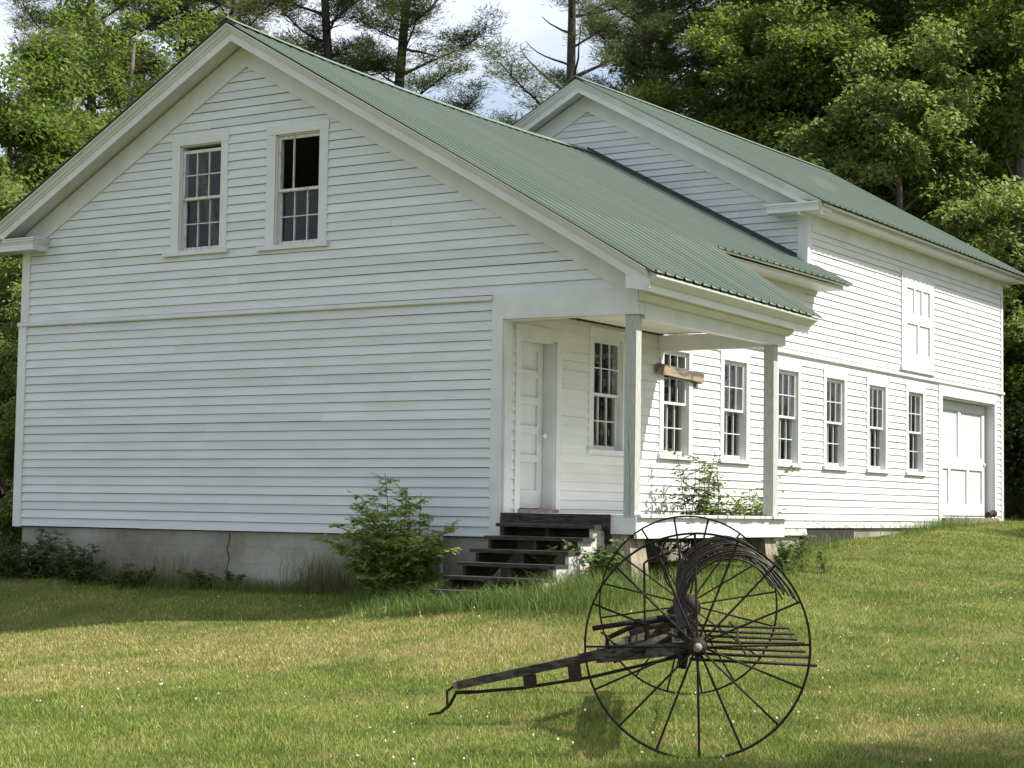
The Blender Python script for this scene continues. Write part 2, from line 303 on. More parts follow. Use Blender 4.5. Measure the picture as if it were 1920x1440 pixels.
def blades(name, X, Y, Hh, Wd, lean, m, parent=None, segs=1, z=None):
    k = len(X); a = RNG.uniform(0, 2 * np.pi, k); la = RNG.uniform(0, 2 * np.pi, k); Z = gz(X, Y) if z is None else z
    base = np.stack([X, Y, Z - .01], 1); sd = np.stack([np.cos(a), np.sin(a), np.zeros(k)], 1) * Wd[:, None] / 2
    ln = np.stack([np.cos(la), np.sin(la), np.zeros(k)], 1) * (Hh * lean)[:, None]
    if segs == 1:
        tip = base + ln + np.stack([np.zeros(k), np.zeros(k), Hh], 1)
        Vv = np.stack([base - sd, base + sd, tip], 1).reshape(-1, 3); Ff = np.arange(3 * k).reshape(-1, 3); return npmesh(name, Vv, Ff, m, parent, 3)
    mid = base + ln * .3 + np.stack([np.zeros(k), np.zeros(k), Hh * .62], 1); tip = base + ln * 1.1 + np.stack([np.zeros(k), np.zeros(k), Hh * (1 - .25 * lean)], 1)
    Vv = np.stack([base - sd, base + sd, mid + sd * .8, mid - sd * .8, tip - sd * .1, tip + sd * .1], 1).reshape(-1, 3)
    b0 = np.arange(k)[:, None] * 6; Ff = np.concatenate([b0 + np.array([[0, 1, 2, 3]]), b0 + np.array([[3, 2, 5, 4]])], 0); return npmesh(name, Vv, Ff, m, parent, 4)
CX, CY = 19.88, -18.33; FX, FY = -.5359, .8443
def visible(x, y, m=.30):
    dx = x - CX; dy = y - CY; dep = dx * FX + dy * FY; lat = dx * FY - dy * FX
    return (dep > 7.5) & (np.abs(lat) < dep * m + .8)
def infoot(x, y): return ((x > -.05) & (x < 8.12) & (y > 0) & (y < 18.9)) | ((x > 8.1) & (x < 9.85) & (y > .2) & (y < 4.0))
def scatter(n, x0, x1, y0, y1, power):
    xs = []; ys = []; c = 0
    while c < n:
        x = RNG.uniform(x0, x1, 400000); y = RNG.uniform(y0, y1, 400000); d = np.hypot(x - CX, y - CY)
        k = visible(x, y) & ~infoot(x, y) & (RNG.uniform(0, 1, len(x)) < np.minimum(1, (9.5 / np.maximum(d, 1)) ** power))
        xs.append(x[k]); ys.append(y[k]); c += k.sum()
    return np.concatenate(xs)[:n], np.concatenate(ys)[:n]
X, Y = scatter(1150000, -8, 26, -14, 24, 1.5)
D = np.hypot(X - CX, Y - CY)
lng = RNG.random(len(X)) < .035
pat = np.sin(X * 1.7 + Y * .6) * np.cos(Y * 1.9 - X * .8) + .6 * np.sin(X * 4.1) * np.sin(Y * 3.7)
Hh = (.033 + .006 * pat.clip(-1, 1.4)) * RNG.uniform(.6, 1.5, len(X)); Hh += .022 * np.exp(-((D - 8.6) / 2.2) ** 2) * RNG.uniform(.3, 1.6, len(X))
Hh = np.where(lng, Hh * 1.8, Hh).clip(.018, .13)
o = blades('lawn_grass', X, Y, Hh, .0036 + .0028 * (D / 12) * RNG.uniform(.6, 1.5, len(X)), RNG.uniform(.1, 1.1, len(X)), M['blade'])
tag(o, 'short mown green and straw coloured grass covering the sloping lawn', 'grass', kind='stuff')
# ------------------------------------------------------------ the building
XS, YB, YF = 8.118, 8.873, 18.75; XM = 4.075
TF = lambda u, d, z: (u, -d, z)                 # front (gable) face, outward -y
TX = lambda u, d, z: (XS + d, u, z)             # long side face, outward +x
TB = lambda u, d, z: (u, YB - d, z)             # rear block's gable, outward -y
rnd = random.Random(3)
def clap(mb, T, z0, z1, e, span, holes=(), seams=.6, gp=.0052):
    """lapped boards between z0 and z1; span(z) -> (u0,u1); holes: (u0,u1,z0,z1)"""
    k = 0; z = z0
    while z < z1 - .012:
        zt = min(z + e, z1); zm = (z + zt) / 2; a0, b0 = span(z); a1, b1 = span(zt)
        if b0 - a0 < .02: break
        hs = sorted((h[0] - .03, h[1] + .03) for h in holes if zt > h[2] and z < h[3])
        for h in holes:
            if z < h[2] - .02 < zt: mb.loft([[T(h[0] - .03, 0, z), T(h[1] + .03, 0, z), T(h[1] + .03, .022, z), T(h[0] - .03, .022, z)], [T(h[0] - .03, 0, h[2] - .02), T(h[1] + .03, 0, h[2] - .02), T(h[1] + .03, .008, h[2] - .02), T(h[0] - .03, .008, h[2] - .02)]])
        cuts = []; cur = None
        segs = []; left = True; u = None
        for h in hs:
            segs.append((u, h[0])); u = h[1]
        segs.append((u, None))
        for s0, s1 in segs:
            A0, A1 = (a0, a1) if s0 is None else (s0, s0); B0, B1 = (b0, b1) if s1 is None else (s1, s1)
            A0 = max(A0, a0); A1 = max(A1, a1); B0 = min(B0, b0); B1 = min(B1, b1)
            if B0 - A0 < .01: continue
            pieces = [(A0, A1)]
            if B0 - A0 > 2.2:
                q = rnd.uniform(A0 + .8, B0 - .8)
                if rnd.random() < seams: pieces.append((q, q))
            pieces.append((B0, B1))
            for i in range(len(pieces) - 1):
                p0, p1 = pieces[i], pieces[i + 1]; t = .021 + rnd.uniform(-.002, .003); j0 = rnd.uniform(-.003, .002); j1 = j0 + rnd.uniform(-.002, .002)
                gap = .002 if i else 0
                P = [(p0[0] + gap, 0, z + j0), (p1[0], 0, z + j1), (p1[0], t, z + j1), (p0[0] + gap, t, z + j0)]
                Q = [(p0[1] + gap, .0, zt - gp), (max(p1[1], p0[1] + gap + .001), .0, zt - gp), (max(p1[1], p0[1] + gap + .001), .004, zt - gp), (p0[1] + gap, .004, zt - gp)]
                mb.loft([[T(*p) for p in P], [T(*p) for p in Q]])
        z = zt; k += 1
def backing(mb, T, u0, u1, z0, z1, holes, d0=-.12, d1=-.004):
    """solid wall sheet behind the boards, with the openings left out"""
    us = sorted({u0, u1} | {h[i] for h in holes for i in (0, 1)})
    for a, b in zip(us, us[1:]):
        hs = sorted((h[2], h[3]) for h in holes if h[0] <= a + 1e-6 and h[1] >= b - 1e-6); z = z0
        for h0, h1 in hs:
            if h0 > z: mb.box(a, b, d0, d1, z, h0, T)
            z = h1
        if z < z1: mb.box(a, b, d0, d1, z, z1, T)
# roof height functions
def lerp(t, xs, ys): return float(np.interp(t, xs, ys))
def zA(y): return lerp(y, [-.46, .8, 2, 3.5, 4.9, 6.6, 7.8, 8.87], [6.556, 6.488, 6.44, 6.405, 6.395, 6.40, 6.41, 6.445])
def zM(y): return lerp(y, [-.46, 4.32, 8.87], [3.875, 3.92, 3.935])
def zE(y): return lerp(y, [-.46, 4.32], [2.947, 2.862])
def roofA(x, y):
    if x <= XM: return zA(y) - .564 * (XM - x)
    return float(np.interp(x, [XM, 8.76, 10.345, 12], [zA(y), zM(y), zE(y), zE(y) - .6 * 1.655]))
def zB(y): return lerp(y, [8.36, 19.1], [7.627, 7.80])
def roofB(x, y):
    e = 5.17; return zB(y) - (zB(y) - e) * abs(x - XM) / 4.55
# openings
WF = [(2.959, 3.679, 3.673, 5.097), (4.600, 5.320, 3.650, 5.090)]
WS = [(2.10 if k == 0 else 4.004 + (k - 1) * 1.865 + (0, 0, 0, .02, .03, .02, .02)[k], None, 1.095, 2.528) for k in range(7)]
WS = [(a, a + .753, c, d) for a, b, c, d in WS]
DOOR = (.353, 1.187, .331, 2.381); BIG = (15.122, 18.20, .33, 2.56)
front = empty('gabled_farm_building', (4, 0, -.6)); tag(front, 'white clapboard gabled building with green metal roof and corner porch, nearest the hay rake', 'building')
rear = empty('tall_rear_building', (4, YB, -.2)); tag(rear, 'taller white clapboard block with green roof and big barn door behind the porch building', 'building')
# --- front gable wall
fb = MB()
clap(fb, TF, 0, 2.785, 2.785 / 24, lambda z: (.14, 7.97))
def spanU(z):
    top = 6.03
    return (max(.14, 3.97 - (top - z) / .564), min(9.85, 4.21 + (top - z) / .576))
fb.v = fb.v; clap(fb, TF, 2.855, 6.03, .1157, spanU, WF)
tri = [(.05, 2.7), (9.86, 2.7), (9.86, 3.02), (4.075, 6.36), (.05, 4.09)]
fb.build('front_wall', M['paint'], front); fb = MB()
# backing: lower part whole, upper part as strips around the two window openings
backing(fb, TF, .08, 8.0, -.0, 2.84, [])
for z in np.arange(2.84, 6.3, .1):
    zt = z + .1; a = max(.06, XM - (6.38 - zt) / .564); b = min(9.84, XM + (6.38 - zt) / .576)
    hs = [h for h in WF if h[2] - .04 < z + .05 < h[3] + .04]
    u = a
    for h in hs: fb.box(u, h[0] - .01, -.12, -.004, z, zt, TF); u = h[1] + .01
    if b > u: fb.box(u, b, -.12, -.004, z, zt, TF)
fb.build('wall_sheathing', M['darkwood'], front)
tr = MB()
tr.box(.05, .185, .0, .030, 2.855, 3.83, TF).box(0, .155, 0, .032, -.01, 2.785, TF)       # left corner board
tr.box(.0, .10, -.5, .0, -.01, 3.8, TF)
tr.build('corner_board', M['trim'], front)
MB().box(7.965, 8.118, 0, .030, -.0, 2.56, TF).box(8.018, 8.148, -.14, -.0005, .0, 2.56, TF).build('corner_board', M['trim'], front)
MB().loft([[(-.012, -.0, 2.785), (-.012, -.036, 2.785), (-.012, -.05, 2.80), (-.012, -.05, 2.846), (-.012, 0, 2.858)], [(7.97, -.0, 2.778), (7.97, -.036, 2.778), (7.97, -.05, 2.79), (7.97, -.05, 2.836), (7.97, 0, 2.848)]]).build('band_board', M['trim'], front)
# frieze boards under the rakes, and the porch beam
fr = MB()
def rake_strip(mb, xa, xb, o0, o1, y0, y1, fn, ref, n=6):
    rings = []
    for i in range(n + 1):
        x = xa + (xb - xa) * i / n; z = fn(x, ref); rings.append([(x, y0, z + o0), (x, y1, z + o0), (x, y1, z + o1), (x, y0, z + o1)])
    mb.loft(rings)
rake_strip(fr, .07, XM, -.50, -.19, -.036, -.001, roofA, -.2)
rake_strip(fr, XM, 9.93, -.50, -.19, -.0355, -.001, roofA, -.2)
fr.build('frieze_board', M['trim'], front)
fb2 = MB()
fb2.loft([[(7.968, -.028, 2.56), (7.968, -.0, 2.56), (7.968, -.0, 2.862), (7.968, -.028, 2.862)], [(9.925, -.028, 2.54), (9.925, -.0, 2.54), (9.925, -.0, 2.855), (9.925, -.028, 2.855)]])
fb2.box(8.15, 9.925, .001, .13, 2.545, 2.80); fb2.build('porch_beam', M['trim'], front)
MB().box(9.80, 9.930, .132, 4.0, 2.50, 2.80).build('porch_beam', M['trim'], front)
MB().box(8.14, 9.798, 3.86, 4.0, 2.49, 2.70).build('porch_beam', M['trim'], front)
c = MB(); c.box(8.13, 9.80, .13, 3.995, 2.722, 2.745)
c.build('porch_ceiling', M['cream'], front)
g = MB()
for i in range(24): g.box(8.137, 8.17, .25 + i * .155, .36 + i * .155, 2.7, 2.721)
g.build('ceiling_vent_strip', M['darkwood'], front)
# rake cornices
def cornice_profile(mb, xa, xb, fn, yf, n=6, sgn=1):
    pro = [(-.02, -.16), (.33, -.16), (.33, -.225), (.345, -.225), (.345, -.125), (.36, -.118), (.375, -.09), (.392, -.082), (.40, -.055), (.425, -.035), (.44, -.03), (.44, -.012), (-.02, -.012)]
    rings = []
    for i in range(n + 1):
        x = xa + (xb - xa) * i / n; z = fn(x, yf - .2); rings.append([(x, yf - p, z + q) for p, q in pro])
    mb.loft(rings)
r1 = MB(); cornice_profile(r1, -.52, XM, roofA, 0); cornice_profile(r1, XM, 10.235, roofA, 0); r1.build('rake_cornice', M['trim'], front)
r2 = MB(); cornice_profile(r2, -.40, XM, roofB, YB); cornice_profile(r2, XM, 8.53, roofB, YB); r2.build('rake_cornice', M['trim'], rear)
# cornice returns
def ret(mb, x0, x1, y0, z0, z1, y1):
    for a, b, o in ((0, .55, 0), (.55, .72, .012), (.72, .9, .03), (.9, 1, .045)):
        mb.box(x0 - o * 0, x1 + o, y0 - o, y1, z0 + (z1 - z0) * a, z0 + (z1 - z0) * b)
rm = MB(); ret(rm, -.55, .52, -.30, 3.83, 4.0, 0.01); rm.build('cornice_return', M['trim'], front)
rm = MB()
for a, b, o in ((0, .55, 0), (.55, .8, .014), (.8, 1, .04)): rm.box(7.60 - o, 8.49, YB - .392 - o, YB - .005, 5.065 + .14 * a, 5.065 + .14 * b)
rm.build('cornice_return', M['trim'], rear)
# eave cornices on the long side: soffit, fascia, crown
def eave(name, parent, x_wall, x_f, x_tip, z_s, z_tip, y0, y1, x_in=None, dz=0):
    m_ = MB(); p = [(x_wall, z_s), (x_f, z_s), (x_f, z_s + .085), (x_f + .015, z_s + .09), (x_f + .03, z_s + .115), (x_tip - .05, z_tip - .045), (x_tip - .03, z_tip - .03), (x_tip - .03, z_tip - .014), (x_wall, z_tip + .10)]
    m_.loft([[(a, y0, b) for a, b in p], [(a, y1, b + dz) for a, b in p]]); m_.loft([[(x_wall, y0, z_s - .05), (x_wall + .03, y0, z_s - .05), (x_wall + .05, y0, z_s - .005), (x_wall, y0, z_s - .001)], [(x_wall, y1, z_s - .05 + dz), (x_wall + .03, y1, z_s - .05 + dz), (x_wall + .05, y1, z_s - .005 + dz), (x_wall, y1, z_s - .001 + dz)]]); return m_.build(name, M['trim'], parent)
eave('eave_cornice', front, XS + .001, 8.60, 8.73, 3.862, 3.955, 4.32, 9.20)
eave('eave_cornice', rear, XS + .001, 8.48, 8.62, 5.066, 5.17, YB - .38, YF + .30)
pe = MB()
p = [(9.932, 2.80), (10.205, 2.76), (10.205, 2.83), (10.225, 2.84), (10.255, 2.865), (10.32, 2.905), (10.325, 2.925), (9.932, 3.14)]
pe.loft([[(a, -.34, b) for a, b in p], [(a, 4.15, b - .075) for a, b in p]])
pe.loft([[(9.932, -.03, 2.69), (9.96, -.03, 2.69), (10.04, -.03, 2.755), (10.04, -.03, 2.79), (9.932, -.03, 2.80)], [(9.932, 4.03, 2.63), (9.96, 4.03, 2.63), (10.04, 4.03, 2.69), (10.04, 4.03, 2.72), (9.932, 4.03, 2.73)]])
pe.build('eave_cornice', M['trim'], front)
# metal roofs with ribs
def ribs(y0, y1, pitch=.2286):
    ys = [(y0, 0)]; y = y0 + .03
    while y + .06 < y1:
        ys += [(y, 0), (y + .014, .029), (y + .044, .029), (y + .062, 0)]; y += pitch
    ys.append((y1, 0)); return ys
def metal(name, parent, stations, fn, y0, y1, m, off=.006):
    ys = ribs(y0, y1); Vv = []; Ff = []
    for x in stations:
        for y, h in ys: Vv.append((x, y, fn(x, y) + off + h))
    k = len(ys)
    for i in range(len(stations) - 1):
        for j in range(k - 1): Ff.append((i * k + j, (i + 1) * k + j, (i + 1) * k + j + 1, i * k + j + 1))
    mb = MB(); mb.v = Vv; mb.f = Ff
    o_ = mb.build(name, m, parent); s = o_.modifiers.new('thick', 'SOLIDIFY'); s.thickness = .0015; s.offset = -1; return o_
rA = MB()
ysA = ribs(-.455, 4.32); ysA2 = ribs(4.32, 8.868)
o = metal('roof', front, [XM, 5, 6, 7, 8, 8.72, 9.5, 10.345], roofA, -.455, 4.325, M['roof'])
o2 = metal('roof', front, [XM, 5, 6, 7, 8, 8.76], roofA, 4.325, 8.868, M['roof'])
o3 = metal('roof', front, [8.135, 8.4, 8.76], lambda x, y: roofA(x, min(y, 8.87)), 8.868, 9.26, M['roof'])
o4 = metal('roof', front, [XM, 3, 2, 1, 0, -.62], roofA, -.455, 8.868, M['roof'])
dk = MB()
for ya, yb, xe in ((-.30, 4.30, 10.10), (4.30, 8.86, 8.6)):
    st = np.linspace(ya, yb, 8)
    for a, b in zip(st, st[1:]):
        dk.loft([[(XM, y, zA(y) - .03), (XM, y, zA(y) - .10), (xe, y, roofA(xe, y) - .10), (xe, y, roofA(xe, y) - .03)] for y in (a, b)])
        dk.loft([[(XM, y, zA(y) - .03), (XM, y, zA(y) - .10), (-.4, y, roofA(-.4, y) - .10), (-.4, y, roofA(-.4, y) - .03)] for y in (a, b)])
dk.build('roof_deck', M['trim'], front)
def ridge(parent, z, y0, y1, seg=6):
    m_ = MB(); st = np.linspace(y0, y1, seg)
    m_.loft([[(XM - .16, y, z(y) - .055), (XM - .15, y, z(y) - .058), (XM, y, z(y) + .022), (XM + .15, y, z(y) - .058), (XM + .16, y, z(y) - .055), (XM, y, z(y) + .036)] for y in st]); return m_.build('ridge_cap', M['roof'], parent)
ridge(o, lambda y: zA(y) + .02, -.46, 8.80); 
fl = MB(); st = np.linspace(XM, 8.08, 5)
fl.loft([[(x, YB - .30, roofA(x, YB - .3) + .034), (x, YB - .03, roofA(x, YB) + .036), (x, YB - .022, roofA(x, YB) + .09), (x, YB - .005, roofA(x, YB) + .09), (x, YB - .005, roofA(x, YB) + .02)] for x in st]); fl.build('flashing_with_shade', M['flash_shade'], front)  # flashing, widened and darkened to paint in the rear gable's shadow strip
q1 = metal('roof', rear, [XM, 5.2, 6.4, 7.5, 8.655], roofB, YB - .455, 19.1, M['roof'])
q2 = metal('roof', rear, [XM, 2.9, 1.7, .6, -.5], roofB, YB - .455, 19.1, M['roof'])
dk = MB()
for xe in (8.5, -.35): dk.loft([[(XM, y, zB(y) - .03), (XM, y, zB(y) - .12), (xe, y, roofB(xe, y) - .12), (xe, y, roofB(xe, y) - .03)] for y in (YB - .3, 19.0)])
dk.build('roof_deck', M['trim'], rear); ridge(q1, lambda y: zB(y) + .02, YB - .46, 19.12)
# --- long side walls
eS = .1155
sa = MB(); clap(sa, TX, -.0131, 3.87, eS, lambda z: (.03, YB + .0), [WS[k] for k in range(4) if WS[k][1] < YB] + [DOOR] + ([WS[3]] if WS[3][1] >= YB else []), gp=.002)
sa.build('side_wall', M['peel'], front); sa = MB(); backing(sa, TX, .12, YB - .002, -.0, 3.86, [h for h in WS[:4]] + [DOOR]); sa.build('wall_sheathing', M['darkwood'], front)
sb = MB(); clap(sb, TX, .1024, 5.05, eS, lambda z: (YB + .001, YF - .05) if z > 3.0 else (YB + .001, YF - .05), WS[4:] + [BIG, (13.10, 14.55, 2.95, 4.56)], gp=.002)
sb.build('side_wall', M['peel'], rear); sb = MB(); backing(sb, TX, YB, YF - .05, .10, 5.04, WS[4:] + [BIG]); sb.build('wall_sheathing', M['darkwood'], rear)
MB().box(XS - .10, XS - .004, YB - .1, YB + 2.0, -.3, .1).build('side_wall_foot', M['interior'], rear)
# rear block's gable wall
gb = MB()
spB = lambda z: (max(-.0, XM - .12 - (7.13 - z) / .545), min(7.97, XM + .12 + (7.13 - z) / .536))
clap(gb, TB, 3.6, 7.12, .1157, spB); gb.build('gable_wall', M['paint'], rear); gb = MB()
for z in np.arange(3.2, 7.4, .12):
    a = max(.0, XM - (7.5 - z - .12) / .54); b = min(8.09, XM + (7.5 - z - .12) / .54)
    if b > a: gb.box(a, b, -.12, -.004, z, z + .12, TB)
gb.build('wall_sheathing', M['darkwood'], rear)
fr = MB(); rake_strip(fr, .02, XM, -.50, -.19, YB - .036, YB - .001, roofB, YB); rake_strip(fr, XM, 8.0, -.50, -.19, YB - .0355, YB - .001, roofB, YB); fr.build('frieze_board', M['trim'], rear)
MB().box(7.965, 8.143, YB - .03, YB + .12, 3.98, 5.0).box(7.955, 8.153, YB - .04, YB + .125, 4.93, 5.062).build('corner_board', M['trim'], rear)
MB().box(XS - .1, XS + .03, YF - .14, YF, .12, 2.8).box(XS - .1, XS + .028, YF - .13, YF - .002, 2.8, 5.05).build('corner_board', M['trim'], rear)
MB().box(XS + .001, XS + .028, YB + .13, YF - .14, 4.82, 5.06).build('frieze_board', M['trim'], rear)
MB().box(XS + .001, XS + .024, 4.1, YB - .12, 3.60, 3.86).build('frieze_board', M['trim'], front)
for a, b, pr in ((4.02, YB, front), (YB + .001, YF + .03, rear)):
    z_ = lambda y: .0
    MB().loft([[(XS, y, 2.775), (XS + .034, y, 2.775), (XS + .05, y, 2.79), (XS + .052, y, 2.832), (XS, y, 2.852)] for y in (a, b)]).build('band_board', M['trim'], pr)
# hidden far walls so that the block is closed
hid = MB(); hid.box(0, .12, .0 + .01, YB - .01, -.02, 3.95); hid.build('left_wall', M['paint'], front)
hid = MB(); hid.box(-.02, .10, YB + .01, YF, .1, 5.0).box(-.02, XS - .1, YF - .12, YF - .02, .1, 5.05)
for z in np.arange(5.05, 7.3, .15):
    a = max(.0, XM - (7.4 - z - .15) / .56); hid.box(a, 2 * XM - a, YF - .12, YF - .02, z, z + .15)
hid.build('rear_wall', M['paint'], rear)
# interiors
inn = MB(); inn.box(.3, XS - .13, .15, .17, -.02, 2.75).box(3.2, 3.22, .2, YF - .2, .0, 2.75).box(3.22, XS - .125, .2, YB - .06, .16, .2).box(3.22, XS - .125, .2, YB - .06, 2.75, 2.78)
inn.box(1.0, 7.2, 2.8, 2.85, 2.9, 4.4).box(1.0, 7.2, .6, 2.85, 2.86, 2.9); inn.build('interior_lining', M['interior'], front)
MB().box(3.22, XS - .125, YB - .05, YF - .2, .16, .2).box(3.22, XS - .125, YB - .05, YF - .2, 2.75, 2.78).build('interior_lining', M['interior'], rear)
# foundations
MB().box(.13, 8.10, .035, .35, -1.6, -.015).build('foundation', M['concrete'], front)
MB().box(7.85, 8.075, .36, YB - .15, -1.6, .02).build('foundation', M['concrete'], front)
MB().box(7.85, 8.085, YB - .10, YF - .03, -1.2, .095).build('foundation', M['concrete'], rear)
ck = MB(); pts = []; zz = -.03; xx = 3.93
while zz > -.62: pts.append((xx, zz)); zz -= .035; xx += rnd.uniform(-.016, .013)
L_ = [(x - rnd.uniform(.004, .011), z) for x, z in pts]; R_ = [(x + rnd.uniform(.004, .011), z) for x, z in pts]
for i in range(len(pts) - 1): ck.poly([(L_[i][0], .0325, L_[i][1]), (R_[i][0], .0325, R_[i][1]), (R_[i + 1][0], .0325, R_[i + 1][1]), (L_[i + 1][0], .0325, L_[i + 1][1])])
ck.build('foundation_crack', M['black'], front)
pp = MB(); pp.tube([(7.28, -.0, .0), (7.28, -.0, -.75)], .022, 10).tube([(7.28, -.0, -.13), (7.33, -.04, -.13)], .018, 8).box(7.255, 7.305, -.03, .03, -.06, -.03); pp.build('vent_pipe', M['pipe'], front)
# --- windows
def sash(parent, T, u0, u1, z0, z1, d0, d1, m, st=.030, mt=.0135, cols=3, rows=2, skip=(), top=.042, bot=.06):
    b = MB(); b.box(u0, u0 + st, d0, d1, z0, z1, T).box(u1 - st, u1, d0, d1, z0, z1, T).box(u0 + st, u1 - st, d0, d1, z0, z0 + bot, T).box(u0 + st, u1 - st, d0, d1, z1 - top, z1, T)
    a0, a1, c0, c1 = u0 + st, u1 - st, z0 + bot, z1 - top
    for i in range(1, cols):
        if ('v', i) in skip: continue
        u = a0 + (a1 - a0) * i / cols; b.box(u - mt / 2, u + mt / 2, d0 + .003, d1 - .003, c0, c1, T)
    for j in range(1, rows):
        if ('h', j) in skip: continue
        z = c0 + (c1 - c0) * j / rows; b.box(a0, a1, d0 + .004, d1 - .004, z - mt / 2, z + mt / 2, T)
    return b.build('sash', m, parent), (a0, a1, c0, c1, (d0 + d1) / 2)
def pane(parent, T, r, m=None):
    b = MB(); b.poly([T(r[0] - .005, r[4], r[2] - .005), T(r[1] + .005, r[4], r[2] - .005), T(r[1] + .005, r[4], r[3] + .005), T(r[0] - .005, r[4], r[3] + .005)]); return b.build('pane', M['glass'], parent)
def window(parent, T, o, cas=(.14, .12, .125), sill=.08, ears=.11, kind=0):
    u0, u1, z0, z1 = o; c = MB()
    c.box(u0 - cas[0], u0, -.0, .026, z0, z1, T).box(u1, u1 + cas[1], 0, .026, z0, z1, T).box(u0 - cas[0] - .008, u1 + cas[1] + .008, 0, .030, z1, z1 + cas[2], T)
    c.box(u0 - .002, u0 + .016, -.13, -.001, z0, z1, T).box(u1 - .016, u1 + .002, -.13, -.001, z0, z1, T).box(u0, u1, -.13, -.001, z1 - .016, z1, T)    # jambs
    w_ = c.build('window', M['trim'], parent)
    MB().box(u0 - cas[0] - ears, u1 + cas[1] + ears * .4, -.12, .062, z0 - .055, z0 + .001, T).build('sill', M['trim'], w_)
    zm = (z0 + z1) / 2; a, b = u0 + .017, u1 - .017; old = M['oldpaint'] if kind in (1, 2) else M['trim']
    if kind == 1:                                   # upper sash slipped a little, leaving a dark gap over it
        s1, r1_ = sash(w_, T, a, b, zm - .02, z1 - .065, -.062, -.030, old, bot=.035)
        pane(w_, T, r1_); s2, r2_ = sash(w_, T, a, b, z0 + .002, zm + .012, -.10, -.066, old, top=.035); pane(w_, T, r2_)
    elif kind == 2:                                 # upper sash has lost its glass and most of its bars
        s1, r1_ = sash(w_, T, a, b, zm - .02, z1 - .018, -.062, -.030, old, bot=.035, skip=(('v', 2), ('h', 1)))
        s2, r2_ = sash(w_, T, a, b, z0 + .002, zm + .012, -.10, -.066, old, top=.035); pane(w_, T, r2_)
    else:
        s1, r1_ = sash(w_, T, a, b, zm - .02, z1 - .017, -.050, -.018, old, bot=.035); pane(w_, T, r1_)
        s2, r2_ = sash(w_, T, a, b, z0 + .002, zm + .012, -.092, -.058, old, top=.035); pane(w_, T, r2_)
    return w_
w1 = window(front, TF, WF[0], kind=1); w1['label'] = 'upper gable window with its top sash slipped down and a plank leaning behind'
w2 = window(front, TF, WF[1], (.145, .135, .12), kind=2); w2['label'] = 'upper gable window whose top sash has lost its glass'
for k, o_ in enumerate(WS):
    w_ = window(front if k < 4 else rear, TX, o_, (.115, .105, .13), ears=.04, kind=0)
    if k in (2, 3, 4, 5, 6):                        # a pair of limp curtains in the upper half
        cm = MB()
        for ua, ub in ((o_[0] + .03, o_[0] + .28), (o_[1] - .28, o_[1] - .03)):
            n_ = 14; a_ = []
            for i in range(n_ + 1):
                u = ua + (ub - ua) * i / n_; a_.append((u, -.19 + .022 * math.sin(i * 2.1 + k), 0))
            for i in range(n_):
                p, q = a_[i], a_[i + 1]; zb_ = 1.75 if k != 3 else 1.45; cm.poly([TX(p[0], p[1], zb_), TX(q[0], q[1], zb_), TX(q[0], q[1], 2.5), TX(p[0], p[1], 2.5)])
        cm.build('curtain', M['curtain'], w_)
# plank leaning inside the left gable window, lumber behind the porch windows
pk = MB(); pk.bar((3.02, .26, 5.05), (3.50, .20, 3.60), .13, .03, (0, 1, 0)).bar((3.10, .235, 5.05), (3.56, .18, 3.60), .022, .02, (0, 1, 0)); o = pk.build('leaning_plank', M['beamw']); tag(o, 'dull plank leaning on a slant behind the slipped left gable window', 'plank')
for k, (ya, n_) in enumerate(((2.50, 8), (4.40, 8), (6.30, 8))):
    lm = MB()
    for i in range(n_):
        y = ya + i * .115 + rnd.uniform(-.02, .02); h = rnd.uniform(1.7, 2.3) if k else rnd.uniform(1.4, 1.9); xx = XS - .26 - rnd.uniform(0, .28)
        lm.bar((xx, y, .2), (xx - .12, y + rnd.uniform(-.05, .05), h), rnd.uniform(.09, .16), .035, (1, 0, 0))
    o = lm.build('lumber_stack', M['lumber']); tag(o, ['brown boards stood on end behind the window beside the porch door', 'tan boards stood on end behind the window crossed by the scorched plank', 'tan boards stood on end behind the second window past the porch corner'][k], 'lumber', 'boards stored behind the windows')
# --- porch door: five panels, set back in a deep frame
c = MB(); c.box(DOOR[0] - .11, DOOR[0], 0, .028, .27, DOOR[3], TX).box(DOOR[1], DOOR[1] + .11, 0, .028, .27, DOOR[3], TX).box(DOOR[0] - .13, DOOR[1] + .13, 0, .032, DOOR[3], DOOR[3] + .15, TX)
c.box(DOOR[0] - .002, DOOR[0] + .02, -.22, -.001, .3, DOOR[3], TX).box(DOOR[1] - .02, DOOR[1] + .002, -.22, -.001, .3, DOOR[3], TX).box(DOOR[0], DOOR[1], -.22, -.001, DOOR[3] - .02, DOOR[3], TX)
c.build('door_frame', M['trim'], front)
MB().box(DOOR[0] - .03, DOOR[1] + .04, -.2, .05, .268, .33, TX).build('door_sill', M['greywood'], front)
dm = MB(); u0, u1 = DOOR[0] + .022, DOOR[1] - .028; dm.box(u0, u1, -.215, -.187, .34, DOOR[3] - .022, TX)
dm.box(u0, u0 + .12, -.187, -.160, .34, 2.357, TX).box(u1 - .12, u1, -.187, -.160, .34, 2.357, TX)
for a, b in ((.34, .56), (.90, .99), (1.25, 1.34), (1.60, 1.69), (1.93, 2.02), (2.26, 2.357)): dm.box(u0 + .12, u1 - .12, -.187, -.161, a, b, TX)
dr = dm.build('door', M['trim'], front)
kn = MB(); kn.tube([TX(u1 - .05, -.16, 1.23), TX(u1 - .05, -.11, 1.23)], .012, 8).tube([TX(u1 - .05, -.115, 1.23), TX(u1 - .05, -.10, 1.23), TX(u1 - .05, -.085, 1.23), TX(u1 - .05, -.07, 1.23)], [.02, .032, .032, .015], 12).box(u1 - .07, u1 - .03, -.162, -.156, 1.03, 1.16, TX)
kn.build('door_knob', M['knob'], dr, True)
